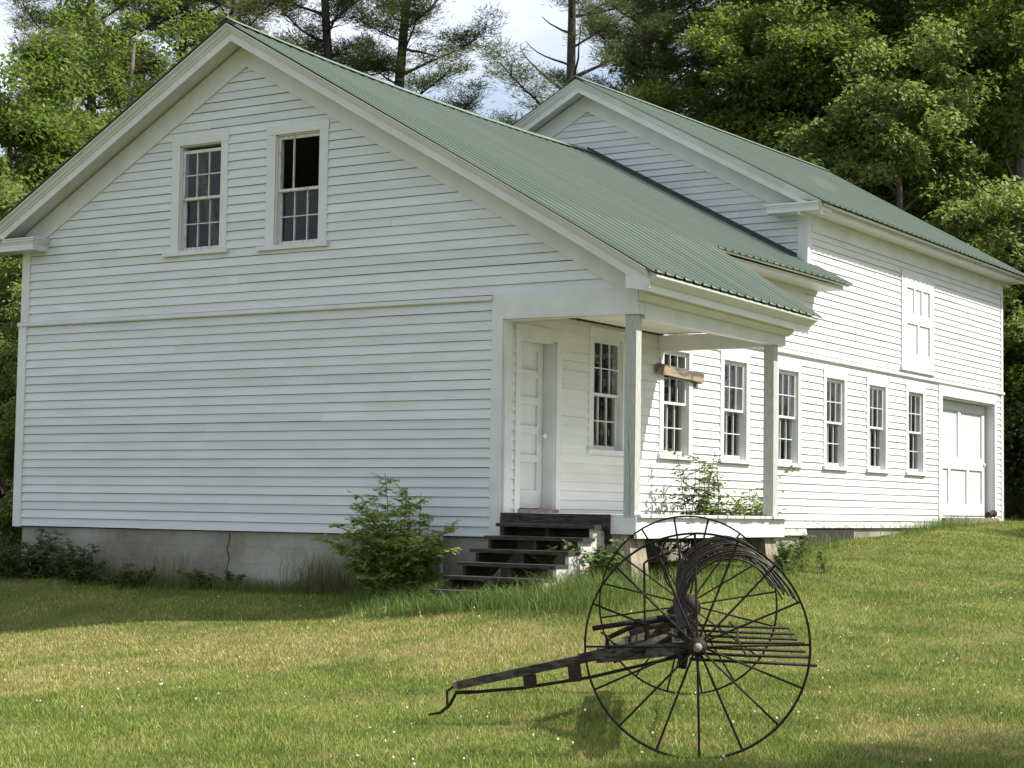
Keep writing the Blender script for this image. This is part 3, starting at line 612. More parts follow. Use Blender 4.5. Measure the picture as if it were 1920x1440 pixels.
# --- big rear door
c = MB(); c.box(BIG[0] - .20, BIG[0], 0, .03, .14, BIG[3] + .0, TX).box(BIG[1], BIG[1] + .12, 0, .028, .2, BIG[3], TX).box(BIG[0] - .20, BIG[1] + .14, 0, .034, BIG[3], BIG[3] + .19, TX)
c.box(BIG[1] - .02, BIG[1], -.38, -.001, .3, BIG[3], TX).box(BIG[0], BIG[0] + .02, -.38, -.001, .3, BIG[3], TX).box(BIG[0], BIG[1], -.38, -.001, BIG[3] - .03, BIG[3], TX)
c.build('door_frame', M['trim'], rear)
MB().box(BIG[0] - .05, BIG[1] + .02, -.4, .10, .17, .29, TX).build('door_sill', M['greywood'], rear)
dm = MB(); u0, u1 = BIG[0] + .02, BIG[1] - .10; D0, D1 = -.24, -.19
dm.box(u0, u1, D0, D1, .30, BIG[3] - .035, TX)
for a, b in ((u0, u0 + .10), (u1 - .16, u1)): dm.box(a, b, D1, D1 + .035, .30, 2.52, TX)
for a, b in ((.30, .56), (1.22, 1.45), (2.34, 2.52)): dm.box(u0 + .10, u1 - .16, D1, D1 + .034, a, b, TX)
dm.box((u0 + u1) / 2 - .10, (u0 + u1) / 2 + .06, D1, D1 + .033, 1.45, 2.34, TX)
for f in (.30, .66): dm.box(u0 + (u1 - u0) * f - .07, u0 + (u1 - u0) * f + .07, D1, D1 + .033, .56, 1.22, TX)
u = u0 + .14
while u < u1 - .18: dm.box(u, u + .07, D1, D1 + .008, .56, 2.34, TX); u += .085
bd = dm.build('barn_door', M['trim'], rear)
MB().tube([TX(u1 - .06, D1 + .03, 1.35), TX(u1 - .06, D1 + .07, 1.35)], .03, 10).build('door_knob', M['knob'], bd)
MB().box(u1 + .004, BIG[1] - .022, -.36, -.33, .3, 2.5, TX).build('door_gap', M['black'], rear)
cz_ = MB(); cz_.tube([TX(BIG[1] - .55, .06, .36), TX(BIG[1] - .36, .05, .36)], .055, 10).tube([TX(BIG[1] - .30, .05, .37), TX(BIG[1] - .22, .07, .38), TX(BIG[1] - .14, .05, .37)], [.04, .075, .04], 10)
o = cz_.build('rusty_tin', M['rust']); tag(o, 'small rusty tin lying on the sill of the big rear door', 'tin')
# --- loft shutter on the rear block
s = MB(); a, b, z0, z1 = 13.10, 14.55, 2.95, 4.56
s.box(a - .10, a, 0, .034, z0, z1, TX).box(b, b + .09, 0, .034, z0, z1, TX).box(a - .12, b + .11, 0, .036, z1, z1 + .125, TX).box(a - .16, b + .12, 0, .07, z0 - .06, z0, TX)
s.build('shutter_frame', M['trim'], rear)
s = MB(); s.box(a, b, .0, .012, z0, z1, TX); s.box(a, a + .14, .012, .04, z0, z1, TX).box(b - .14, b, .012, .04, z0, z1, TX)
for q, r_ in ((z0, z0 + .26), (z0 + .80, z0 + .99), (z1 - .17, z1)): s.box(a + .14, b - .14, .012, .039, q, r_, TX)
for f in (1 / 3, 2 / 3): s.box(a + .14 + (b - a - .28) * f - .04, a + .14 + (b - a - .28) * f + .04, .012, .038, z0 + .99, z1 - .17, TX)
s.box((a + b) / 2 - .05, (a + b) / 2 + .05, .012, .038, z0 + .26, z0 + .80, TX)
u = a + .16
while u < b - .2: s.box(u, u + .055, .012, .018, z0 + .26, z1 - .17, TX); u += .07
s.build('loft_shutter', M['trim'], rear)
# --- porch: posts, deck, skirt, piers
for y0 in (.0, 3.72):
    pm = MB(); pm.box(9.747, 9.890, y0, y0 + .125, .255, 2.545 if y0 == 0 else 2.50)
    if y0 == 0:
        zz = .26; x_ = 9.84
        while zz < 1.2: nx_ = x_ + rnd.uniform(-.006, .003); pm_ = None; zz += .1; x_ = nx_
    pm.build('porch_post', M['postpaint'], front)
ck = MB(); zz = .262; x_ = 9.832
while zz < 1.25:
    x2 = x_ - rnd.uniform(-.002, .009); ck.poly([(x_ - .0022, -.0012, zz), (x_ + .0022, -.0012, zz), (x2 + .002, -.0012, zz + .1), (x2 - .002, -.0012, zz + .1)]); x_ = x2; zz += .1
ck.build('post_crack', M['black'], front)
dk = MB(); y = .0
while y < 3.98:
    dk.box(XS + .03, 9.975 + rnd.uniform(-.012, .012), y + .003, y + .118, .252, .284); y += .122
dk.build('porch_deck', M['oldpaint'], front)
MB().box(9.885, 9.925, .002, 4.0, .018, .2515).box(9.60, 9.925, -.028, -.0, .062, .251).build('deck_skirt', M['trim'], front)
MB().box(XS + .03, 9.60, -.06, -.028, .10, .284).box(XS + .03, 9.60, -.025, .0, -.05, .25).build('deck_fascia', M['darkwood'], front)
MB().box(XS + .05, 9.88, .03, .10, .02, .25).box(XS + .05, 9.88, 3.9, 3.97, .02, .25).box(8.9, 9.0, .1, 3.9, .02, .25).build('deck_joist', M['darkwood'], front)
for (xa, xb, ya, yb, zt) in ((9.56, 9.815, .01, .36, .055), (9.60, 9.84, 3.56, 3.90, .015)):
    zb_ = g1(9.7, ya) - .3; b_ = MB()
    b_.loft([[(xa, ya, zt), (xb, ya, zt), (xb, yb, zt), (xa, yb, zt)], [(xa - .04, ya - .05, -.25), (xb + .05, ya - .03, -.25), (xb + .04, yb + .03, -.25), (xa - .03, yb + .03, -.25)], [(xa - .07, ya - .08, zb_), (xb + .10, ya - .05, zb_), (xb + .08, yb + .05, zb_), (xa - .05, yb + .05, zb_)]])
    b_.build('pier', M['pier'], front)
# --- wooden steps
st_ = empty('porch_steps', (8.9, -.8, -.65)); tag(st_, 'dark weathered wooden steps with one pale stringer leading up to the porch', 'steps')
TRD = [(-.05, .165), (-.31, .022), (-.57, -.125), (-.83, -.27), (-1.09, -.415), (-1.35, -.56)]
for i, (y, z) in enumerate(TRD):
    b_ = MB(); j = rnd.uniform(-.015, .015)
    b_.loft([[(8.245 + j, y - .27, z - .04), (8.245 + j, y + .0, z - .04), (8.245 + j, y + .0, z), (8.245 + j, y - .27, z)], [(9.56 + j - .01 * i, y - .27, z - .045), (9.56 + j - .01 * i, y, z - .045), (9.56 + j - .01 * i, y, z - .004), (9.56 + j - .01 * i, y - .27, z - .004)]])
    b_.build('tread', M['darkwood'], st_)
def stringer(x0, x1, m):
    prof = [(0, TRD[0][1] - .05)]
    for y, z in TRD: prof += [(y - .20, z - .05), (y - .20, z - .195)]
    prof = [(0.0, TRD[0][1] - .045)]
    for y, z in TRD: prof += [(y - .235, z - .046), (y - .235, z - .19)]
    prof += [(-1.45, -.80), (-1.2, -.80), (0.0, -.16)]
    MB().loft([[(x0, a_, b_) for a_, b_ in prof], [(x1, a_, b_) for a_, b_ in prof]]).build('stringer', m, st_)
stringer(9.475, 9.52, M['stringer']); stringer(8.30, 8.34, M['darkwood']); stringer(8.90, 8.94, M['darkwood'])
MB().box(8.6, 9.62, -1.62, -1.2, -.95, -.67).build('concrete_pad', M['concrete'], st_)
# --- scorched plank nailed across the window
p_ = MB(); p_.loft([[(XS + .05, 3.72, 2.18), (XS + .085, 3.72, 2.18), (XS + .085, 3.74, 2.32), (XS + .05, 3.74, 2.32)], [(XS + .04, 5.06, 2.115), (XS + .085, 5.08, 2.135), (XS + .085, 5.10, 2.26), (XS + .04, 5.09, 2.275)]])
p_.box(XS + .03, XS + .06, 4.90, 4.94, 2.07, 2.14); o = p_.build('scorched_plank', M['plank']); tag(o, 'weathered tan and black plank fixed across the first window right of the porch post', 'plank')

# ------------------------------------------------------------ hay rake
RW = .71
AX = Vector((-.470, .8827, .0)); TD = Vector((-.8827, -.470, 0)); HN = Vector((14.587, -7.78, -.517)); AL = 3.15
HF = HN + AX * AL + Vector((0, 0, .10)); AXT = (HF - HN).normalized()
def R(s, t, z):      # s: 0..1 along the axle from the near wheel, t: metres towards the tongue, z: above axle
    return HN + (HF - HN) * s + TD * t + Vector((0, 0, z))
rk = empty('hay_rake', tuple(R(.5, 0, -RW))); tag(rk, 'rusty horse-drawn dump rake with two big spoked wheels and raised curved tines on the lawn', 'hay rake')
def wheel(c, off, out, nm=''):
    rim = MB(); n = 96; rg = []
    for i in range(n):
        a = 2 * math.pi * i / n; e = TD * -math.cos(a) + Vector((0, 0, 1)) * math.sin(a)
        rg.append([c + e * RW + AXT * .018, c + e * RW - AXT * .018, c + e * (RW - .013) - AXT * .014, c + e * (RW - .013) + AXT * .014])
    rg.append(rg[0]); rim.loft(rg, False); wo = rim.build('wheel', M['iron'], rk)
    for i in range(16):
        a = 2 * math.pi * (i + off) / 16; e = TD * -math.cos(a) + Vector((0, 0, 1)) * math.sin(a); sgn = 1 if i % 2 else -1
        MB().tube([c + e * .045 + AXT * .055 * sgn, c + e * (RW - .008)], .0078, 6).build('spoke', M['iron'], wo)
    MB().tube([c - AXT * .10, c - AXT * .085, c - AXT * .07, c - AXT * .03, c + AXT * .03, c + AXT * .07, c + AXT * .10], [.040, .045, .060, .048, .048, .060, .042], 14).build('hub', M['iron'], wo, True)
    k_ = -1 if out else 1
    MB().tube([c + AXT * k_ * .10, c + AXT * k_ * .135, c + AXT * k_ * .15], [.030, .028, .014], 14).build('hub_cap', M['capm'] if out else M['iron'], wo, True)
    return wo
wheel(HN, .07, True); wheel(HF, .42, False)
for s_, r_ in ((.045, .07), (.93, .10)): MB().tube([R(s_, 0, 0), R(s_ + .022, 0, 0)], r_, 16).build('ratchet_drum', M['iron'], rk)
MB().tube([HN, HF], .021, 10).bar(R(.03, .02, -.035), R(.97, .02, -.035), .07, .03).build('axle', M['iron'], rk)
MB().bar(R(.05, .10, -.03), R(.95, .10, -.03), .10, .07).build('axle_beam', M['beamw'], rk)
MB().tube([R(.06, .075, .055), R(.94, .075, .055)], .016, 8).build('tine_bar', M['iron'], rk)
def cat(P, n=6):
    P = [np.array(p, float) for p in P]; P = [2 * P[0] - P[1]] + P + [2 * P[-1] - P[-2]]; out = []
    for i in range(1, len(P) - 2):
        for k in range(n):
            t = k / n; out.append(.5 * ((2 * P[i]) + (-P[i - 1] + P[i + 1]) * t + (2 * P[i - 1] - 5 * P[i] + 4 * P[i + 1] - P[i + 2]) * t * t + (-P[i - 1] + 3 * P[i] - 3 * P[i + 1] + P[i + 2]) * t ** 3))
    out.append(P[-2]); return out
base = [(-.02, .03), (.075, .14), (.085, .27), (.02, .42), (-.12, .525), (-.28, .555), (-.44, .49), (-.56, .36), (-.615, .27)]
NT = 22
for i in range(NT):
    s_ = .075 + .80 * i / (NT - 1); sc_ = 1 + rnd.uniform(-.07, .05); dx = rnd.uniform(-.012, .012)
    pts = [R(s_, t_ * sc_ + dx, z_ * sc_ - (.0 if i % 4 else .01)) for t_, z_ in cat(base)]
    coil = [R(s_ + .0005 * k_, .075 + .042 * math.cos(k_ * math.pi / 4), .055 + .042 * math.sin(k_ * math.pi / 4)) for k_ in range(-1, 15)]
    MB().tube(coil, .011, 6).tube(pts, .0066, 6).build('tine', M['tine'], rk)
# a stray bent tine
MB().tube([R(.90, t_, z_) for t_, z_ in cat([(.0, .03), (.16, .18), (.19, .33), (.10, .50), (-.06, .58), (-.22, .57)])], .006, 6).build('tine', M['iron'], rk)
for i, s_ in enumerate((.09, .21, .34, .47, .60, .72, .86)):
    MB().tube([R(s_, .04, -.115), R(s_, -.30, -.125), R(s_, -.78 + rnd.uniform(-.03, .03), -.135 + rnd.uniform(-.01, .02))], .0105, 8).build('stripper_rod', M['iron'], rk)
MB().bar(R(.07, -.02, -.10), R(.90, -.02, -.10), .045, .045).build('stripper_head', M['beamw'], rk)
MB().tube([R(.12, -.33, -.10), R(.35, -.30, -.06), R(.60, -.34, -.07), R(.85, -.31, -.09)], .008, 6).build('chain', M['iron'], rk)
# draft frame and tongue
MB().bar(R(.16, .02, -.06), R(.47, .66, -.245), .045, .085).build('frame_rail', M['beamw'], rk)
MB().bar(R(.84, .02, -.06), R(.53, .66, -.245), .045, .085).build('frame_rail', M['beamw'], rk)
MB().bar(R(.5, .04, -.09), R(.5, .80, -.27), .05, .07).build('frame_rail', M['beamw'], rk)
MB().bar(R(.5, .62, -.235), R(.5, 1.67, -.475), .07, .06).build('tongue', M['beamw'], rk)
MB().bar(R(.5, 1.52, -.44), R(.5, 1.70, -.478), .055, .05).build('tongue_tip', M['greywood'], rk)
MB().tube([R(.5, .05, -.23), R(.5, .72, -.40), R(.5, 1.2, -.485), R(.5, 1.62, -.53)], .012, 8).build('truss_rod', M['iron'], rk)
for t_, z0_, z1_ in ((.83, -.31, -.425), (1.15, -.385, -.475)): MB().bar(R(.5, t_ - .045, (z0_ + z1_) / 2), R(.5, t_ + .045, (z0_ + z1_) / 2 - .012), .07, abs(z1_ - z0_)).build('spacer_block', M['rust'], rk)
MB().tube([R(.5, 1.55, -.52), R(.5, 1.68, -.53), R(.5, 1.72, -.61), R(.5, 1.79, -.675), R(.5, 1.88, -.69)], [.013, .014, .013, .011, .006], 8).tube([R(.5, 1.63, -.465), R(.5, 1.66, -.455), R(.5, 1.745, -.52), R(.5, 1.745, -.60), R(.5, 1.73, -.64)], .009, 8).build('clevis_hook', M['iron'], rk)
# seat support, levers and pedals
MB().tube([R(.5, .60, -.23), R(.5, .60, -.12), R(.5, .40, -.02), R(.5, .22, .02), R(.5, .08, .02)], .020, 8).build('seat_support', M['iron'], rk)
MB().bar(R(.42, .70, -.03), R(.42, .25, .05), .03, .035).bar(R(.42, .25, .05), R(.42, .02, .07), .03, .04).build('foot_lever', M['iron'], rk)
MB().bar(R(.38, .60, -.06), R(.46, .58, -.20), .012, .012).bar(R(.44, .64, -.06), R(.46, .52, -.17), .012, .012).build('foot_lever_link', M['iron'], rk)
MB().tube([R(.40, .32, -.12), R(.40, .335, .10), R(.40, .34, .36), R(.40, .345, .43), R(.40, .32, .455), R(.40, .18, .51), R(.40, .12, .535)], .0085, 7).build('hand_lever', M['iron'], rk)
MB().bar(R(.30, .55, -.20), R(.30, .12, -.02), .04, .06).build('brace', M['beamw'], rk)
MB().bar(R(.62, .45, -.12), R(.62, .05, .02), .035, .05).build('brace', M['beamw'], rk)
MB().bar(R(.16, .07, -.08), R(.16, .09, -.20), .05, .05, (0, 1, 0)).build('bracket', M['iron'], rk)
for s_ in (.36, .55, .68): MB().bar(R(s_, .16, .01), R(s_, .05, .09), .05, .06).build('bracket', M['iron'], rk)
# iron edges pick up smooth shading
for ch in kids(rk):
    if ch.type == 'MESH' and not ch.name.startswith(('wheel', 'axle_beam', 'frame', 'tongue', 'stripper_head', 'spacer')): ch.data.polygons.foreach_set('use_smooth', [True] * len(ch.data.polygons))

# ------------------------------------------------------------ vegetation
def rot_axes(k, tilt, rng):
    """random leaf frames: axis along, axis across"""
    a = rng.uniform(0, 2 * np.pi, k); t = rng.normal(0, tilt, k)
    al = np.stack([np.cos(a) * np.cos(t), np.sin(a) * np.cos(t), np.sin(t)], 1)
    sd = np.stack([-np.sin(a), np.cos(a), rng.normal(0, tilt, k)], 1); sd -= al * (sd * al).sum(1)[:, None]; sd /= np.linalg.norm(sd, axis=1)[:, None]
    return al, sd
def leaf_quads(P, al, sd, ln, wd):
    ln = ln[:, None]; wd = wd[:, None]
    V = np.stack([P, P + al * ln * .45 + sd * wd * .5, P + al * ln, P + al * ln * .45 - sd * wd * .5], 1).reshape(-1, 3); return V, np.arange(len(V)).reshape(-1, 4)
def limb_tree(mb, base, h, r, rng, nlimb, spread, start=.3, up=.6):
    """tapered trunk with limbs; returns limb ends"""
    pts = [Vector(base)]; x = y = 0
    for i in range(1, 9): x += rng.uniform(-.12, .12); y += rng.uniform(-.12, .12); pts.append(Vector((base[0] + x, base[1] + y, base[2] + h * .92 * i / 8)))
    mb.tube(pts, [r * (1 - .88 * i / 8) for i in range(9)], 9); ends = []
    for k in range(nlimb):
        f = start + (.93 - start) * (k + rng.random()) / nlimb; j = min(int(f * 8), 7); p0 = pts[j].lerp(pts[j + 1], f * 8 - j)
        a = k * 2.4 + rng.uniform(-.4, .4); ln = spread * (1.05 - .75 * f ** 2) * rng.uniform(.7, 1.1); d = Vector((math.cos(a), math.sin(a), up * rng.uniform(.5, 1.4))).normalized()
        p1 = p0 + d * ln * .5 + Vector((0, 0, rng.uniform(-.1, .3))); p2 = p1 + Vector((d.x, d.y, d.z * .4 + rng.uniform(-.1, .25))) * ln * .5
        rr = r * (1 - .85 * f) * .5; mb.tube([p0, p1, p2], [rr, rr * .6, rr * .2], 6); ends += [p1, p2, p1.lerp(p2, .5)]
        for q in range(2):
            d2 = (d + Vector((rng.uniform(-.8, .8), rng.uniform(-.8, .8), rng.uniform(-.1, .6)))).normalized(); p3 = p1 + d2 * ln * .45; mb.tube([p1, p3], [rr * .45, rr * .1], 5); ends.append(p3)
    return ends
def decid(h, r, seed, m, nleaf=90000, leaf=.13, clump=.75, mb_bark='bark', low=.12, droop=0.):
    rg = random.Random(seed); rng = np.random.default_rng(seed); root = empty('tree')
    tb = MB(); ends = limb_tree(tb, (0, 0, -.3), h, h * .016 + .06, rg, 22, r, start=low + .05); tb.build('trunk', M[mb_bark], root, True)
    # clump centres: limb ends plus points on an uneven crown shell
    C_ = [np.array(e) for e in ends if e.z > h * low]
    nsh = int(110 * (r / 3.5) * (h / 14)); lob = rng.uniform(0, 6.28, 4)
    for i in range(nsh):
        f = low + (1 - low) * rng.random() ** .8; a = rng.uniform(0, 6.28); prof = math.sin(math.pi * min(1, ((f - low) / (1 - low)) * .86 + .10)) ** .62
        rr = r * prof * (1 + .22 * math.sin(3 * a + lob[0] + 5 * f) + .14 * math.sin(5 * a + lob[1] - 8 * f)) * rng.uniform(.55, 1.02)
        C_.append(np.array([math.cos(a) * rr, math.sin(a) * rr, f * h + rng.normal(0, .25)]))
    C_ = np.array(C_); k = rng.integers(0, len(C_), nleaf); sz = rng.uniform(.5, 1.15, len(C_)) * clump
    u = rng.normal(0, 1, (nleaf, 3)); u /= np.linalg.norm(u, axis=1)[:, None]; u *= (rng.random(nleaf) ** .45)[:, None]
    P = C_[k] + u * sz[k][:, None] * np.array([1.15, 1.15, .62]); out = P - np.array([0, 0, 1]) * .0
    P[:, 2] -= droop * np.hypot(u[:, 0], u[:, 1]) * sz[k]
    al, sd = rot_axes(nleaf, .55, rng); al[:, 2] -= .25; ln = rng.uniform(.7, 1.25, nleaf) * leaf
    V, F = leaf_quads(P, al, sd, ln, ln * .62); npmesh('crown', V, F, M[m], root); return root
def pine(h, r, seed, nbr=64, dens=1.0, bare=.35, m='needle', low=.3, tuft=.34, gaps=None):
    rg = random.Random(seed); rng = np.random.default_rng(seed); root = empty('pine_tree'); tb = MB(); pts = []; x = y = 0
    for i in range(11): pts.append(Vector((x, y, h * i / 10 - .3))); x += rg.uniform(-.16, .16); y += rg.uniform(-.16, .16)
    tb.tube(pts, [(.0075 * h + .05) * (1 - .9 * i / 10) for i in range(11)], 9); T_ = []
    for k in range(nbr):
        f = low + (.985 - low) * (k + rg.random()) / nbr; p0 = Vector((pts[min(int(f * 10), 9)])).lerp(pts[min(int(f * 10) + 1, 10)], f * 10 % 1)
        a = k * 2.399 + rg.uniform(-.5, .5); ln = r * (1.08 - f) ** .55 * rg.uniform(.55, 1.15); el = rg.uniform(-.12, .35) + .35 * f
        d = Vector((math.cos(a), math.sin(a), el)).normalized(); n_ = 6; bp = [p0]; q = p0.copy(); dd = d.copy()
        for i in range(n_): dd = (dd + Vector((rg.uniform(-.14, .14), rg.uniform(-.14, .14), rg.uniform(-.04, .13)))).normalized(); q = q + dd * ln / n_; bp.append(q.copy())
        rr = .018 + .012 * ln; tb.tube(bp, [rr * (1 - .8 * i / n_) for i in range(n_ + 1)], 5)
        if rg.random() < bare * .4: continue
        for i in range(2, n_ + 1):
            for _ in range(int(round(4.2 * dens * ln / 3 * (1 + i * .25)))):
                sd_ = Vector((-dd.y, dd.x, 0)) * rg.choice((-1, 1)) * rg.uniform(.1, .30 * ln) * (1.15 - i / (n_ + 3)); e_ = bp[i] + sd_ + dd * rg.uniform(-.3, .3) + Vector((0, 0, rg.uniform(-.02, .22)))
                if rg.random() < .35: tb.tube([bp[i - 1], e_], [.011, .005], 4, False)
                if rg.random() < .62:
                    for _q in range(3): T_.append((e_.x + rg.gauss(0, .16), e_.y + rg.gauss(0, .16), e_.z + rg.gauss(.03, .07)))
    tb.build('trunk', M['barkd'], root, True)
    T_ = np.array(T_); nn = 28; k = np.repeat(np.arange(len(T_)), nn); n_ = len(k)
    u = rng.normal(0, 1, (n_, 3)); u[:, 2] = np.abs(u[:, 2]) * .7 + .1 * u[:, 2]; u /= np.linalg.norm(u, axis=1)[:, None]
    P = T_[k] + u * rng.uniform(0, .13, n_)[:, None] + rng.normal(0, .10, (n_, 3)) * np.array([1, 1, .45]); sd = np.cross(u, rng.normal(0, 1, (n_, 3))); sd /= np.linalg.norm(sd, axis=1)[:, None]
    ln = rng.uniform(.6, 1.1, n_) * tuft * .62; V, F = leaf_quads(P, u, sd, ln, np.full(n_, .017)); npmesh('crown', V, F, M[m], root); return root
def put(root, x, y, rz=0, s=1., label=None, cat='tree', group=None, dz=0, name=None):
    root.location = (x, y, g1(x, y) + dz); root.rotation_euler = (0, 0, rz); root.scale = (s, s, s); tag(root, label, cat, group)
    if name: root.name = name
    return root
tA = decid(21, 4.4, 11, 'leafA', 90000, .15, .9)
tB = decid(14.5, 3.6, 12, 'leafB', 85000, .14, .75)
tC = decid(11, 3.0, 13, 'leafC', 60000, .13, .6, droop=.3, low=.05)
tE = decid(13.5, 3.6, 15, 'leafB', 42000, .125, .62)
tD = decid(12.5, 3.3, 14, 'leafA', 80000, .14, .72, low=.08)
P1 = pine(24, 3.0, 21, 70, 1.55, .5, low=.22); P2 = pine(23, 3.8, 22, 50, 1.15, .6, low=.25); P3 = pine(22, 3.4, 23, 76, 1.7, .1, 'needleY', low=.12)
BG = 'broadleaf trees behind the building'; PG = 'pines behind the building'
for src, x, y, rz, s_, lb, gp, nm in (
    (tA, -1.1, 28.6, .3, 1.0, 'tall dark leafy tree above the middle of the rear roof', BG, 'tree'),
    (tB, .4, 24.4, 1.0, .90, 'leafy tree rising right behind the rear ridge, next to the grey pine', BG, 'tree'),
    (tC, 5.0, 21.7, 0, 1.0, 'pale green young tree in front of the dark trees over the right roof', BG, 'tree'),
    (P1, -9.8, 19.4, .5, 1, 'pine with one straight trunk just right of the near gable peak', PG, 'pine_tree'),
    (P2, -4.3, 22.0, 2.4, 1, 'thinly leafed pine with bare curving limbs left of the rear gable peak', PG, 'pine_tree'),
    (P3, -13.1, 13.8, 1.3, 1, 'light green pine behind the leafy tree at the far left', PG, 'pine_tree'),
    (tD, 1.5, 24.6, 2.1, 1.0, 'bushy leafy tree in the row behind the rear roof, left of the pale young tree', BG, 'tree'),
    (tA, .7, 33.2, 4.0, 1.05, 'very tall leafy tree standing behind the pale young tree', BG, 'tree'),
    (tB, 3.5, 28.9, .4, 1.25, 'sunlit leafy tree at the upper right above the pale young tree', BG, 'tree'),
    (tD, 6.2, 25.5, 5.2, 1.15, 'leafy tree at the right edge of the view', BG, 'tree'),
    (tA, -5.6, 36.0, 5.0, 1.0, 'far tall tree seen over the rear ridge', BG, 'tree'),
    (tA, 1.4, 39.0, 2.6, 1.1, 'far tall tree filling the upper right corner', BG, 'tree'),
    (tD, 6.9, 24.6, .7, .50, 'low dark tree filling the gap beyond the rear corner', BG, 'tree'),
    (tB, 9.6, 21.6, 2.7, .36, 'small leafy tree low beside the rear corner', BG, 'tree'),
    (tE, -8.7, 11.1, 3.1, .95, 'bright leafy tree left of the near gable, close behind its roof edge', BG, 'tree'),
    (tD, -6.2, 5.6, 1.9, .80, 'leafy tree at the left edge beside the near wall', BG, 'tree'),
    (tC, -4.0, 3.6, 2.0, .62, 'low leafy tree by the left corner of the wall', BG, 'tree'),
    (tC, -2.2, 2.6, 4.0, .42, 'small leafy tree touching the left corner of the wall', BG, 'tree'),
    (P3, -12.6, 17.0, 4.2, .98, 'full pine left of the near gable peak', PG, 'pine_tree'),
    (P1, -8.3, 20.3, 3.6, 1.02, 'pine with a dark trunk second right of the near gable peak', PG, 'pine_tree'),
    (P1, -3.9, 26.0, 1.2, 1.05, 'grey pine straight behind the rear gable peak', PG, 'pine_tree'),
    (P3, -5.6, 30.5, 5.2, 1.0, 'full pine just left of the tall leafy trees', PG, 'pine_tree'),
    (P3, -10.6, 16.1, 2.9, .9, 'pine whose top shows just over the left slope of the near gable', PG, 'pine_tree'),
    (P3, -7.6, 7.4, .2, .50, 'small pine at the left edge just above the eave', PG, 'pine_tree'),
    (tA, 25.6, -3.4, 1.2, .60, 'leafy tree right of the view casting shade on the near lawn', BG, 'tree'),
    (tB, 17.0, 19.0, 2.2, .60, 'leafy tree right of the view beyond the rear corner', BG, 'tree')):
    c_ = copy_tree(src) if 'label' in src else src
    put(c_, x, y, rz, s_, lb, 'pine' if nm == 'pine_tree' else 'tree', gp, name=nm)
# undergrowth behind, one dense low mass beyond countable plants
rng = np.random.default_rng(77); cx_ = []
for i in range(420):
    t = rng.random(); 
    if t < .5: x = rng.uniform(7.5, 17); y = 23.5 + rng.uniform(-2.5, 5)
    else: x = rng.uniform(-16, -3); y = rng.uniform(2, 16)
    cx_.append((x, y, g1(x, y) + rng.uniform(.1, 2.6)))
cx_ = np.array(cx_); k = rng.integers(0, len(cx_), 150000); u = rng.normal(0, .55, (150000, 3)) * np.array([1, 1, .7]); al, sd = rot_axes(150000, .6, rng); ln = rng.uniform(.08, .16, 150000)
V, F = leaf_quads(cx_[k] + u, al, sd, ln, ln * .6); o = npmesh('undergrowth', V, F, M['weedleaf']); tag(o, 'dense low undergrowth at the foot of the trees', 'undergrowth', kind='stuff')
# --- bushes with real stems and leaflets
def bush(name, x, y, stems, m, seed, leaf=.055, pin=True, gap=.032, label=None, cat='bush', group=None, curl=.25, z0=None):
    """stems: list of (dx,dy,height,lean_x,lean_y)"""
    rg = random.Random(seed); rng = np.random.default_rng(seed); root = empty(name); tb = MB(); P = []; A = []
    for sx, sy, hh, lx, ly in stems:
        sx = max(-.34, min(.34, sx)); sy = max(-.42, min(.42, sy))
        p = Vector((sx, sy, -.05)); n_ = 9; pts = [p.copy()]; d = Vector((lx, ly, 1)).normalized()
        for i in range(n_): d = (d + Vector((lx * .10, ly * .10, -.05 * curl * i)) + Vector((rg.uniform(-.07, .07), rg.uniform(-.07, .07), 0))).normalized(); p = p + d * hh / n_; pts.append(p.copy())
        tb.tube(pts, [.009 * (1 - .8 * i / n_) + .0015 for i in range(n_ + 1)], 5)
        for i in range(2, n_ + 1):
            for _ in range(4):
                a = rg.uniform(0, 6.28); tw = Vector((math.cos(a), math.sin(a), rg.uniform(-.1, .5))).normalized(); L2 = rg.uniform(.12, .30) * (1.15 - .6 * i / n_) * min(1, hh); q0 = pts[i].lerp(pts[i - 1], rg.random()); tb.tube([q0, q0 + tw * L2 * .5, q0 + tw * L2 + Vector((0, 0, -.03))], [.004, .003, .0015], 4, False)
                s_ = .15 * L2
                while s_ < L2 * 1.02:
                    c0 = q0 + tw * s_; sdv = tw.cross(Vector((0, 0, 1))).normalized()
                    for sg in ((-1, 1) if pin else (rg.choice((-1, 1)),)): P.append(tuple(c0)); A.append(tuple((sdv * sg + tw * .5 + Vector((0, 0, rg.uniform(-.35, .15)))).normalized()))
                    s_ += gap
                P.append(tuple(q0 + tw * L2)); A.append(tuple(tw))
    tb.loft([[(a_ * q_, b_ * q_, z_) for a_, b_ in ((-1, -1), (1, -1), (1, 1), (-1, 1))] for q_, z_ in ((.02, -.12), (.03, -.04))]) ; tb.build('stem', M['stem'], root); P = np.array(P); A = np.array(A); n_ = len(P); sd = np.cross(A, np.array([0, 0, 1.]) + rng.normal(0, .3, (n_, 3))); sd /= np.linalg.norm(sd, axis=1)[:, None]
    A = A + rng.normal(0, .28, (n_, 3)); A[:, 2] -= .22; A /= np.linalg.norm(A, axis=1)[:, None]; ln = rng.uniform(.55, 1.3, n_) * leaf; V, F = leaf_quads(P, A, sd, ln, ln * .56); npmesh('foliage', V, F, M[m], root)
    root.location = (x, y, g1(x, y) if z0 is None else z0); tag(root, label, cat, group); return root
rg = random.Random(9)
st = [(rg.gauss(0, .12), rg.gauss(0, .06), rg.uniform(.55, 1.45), rg.uniform(-.55, .5), rg.uniform(-.4, .2)) for _ in range(30)]
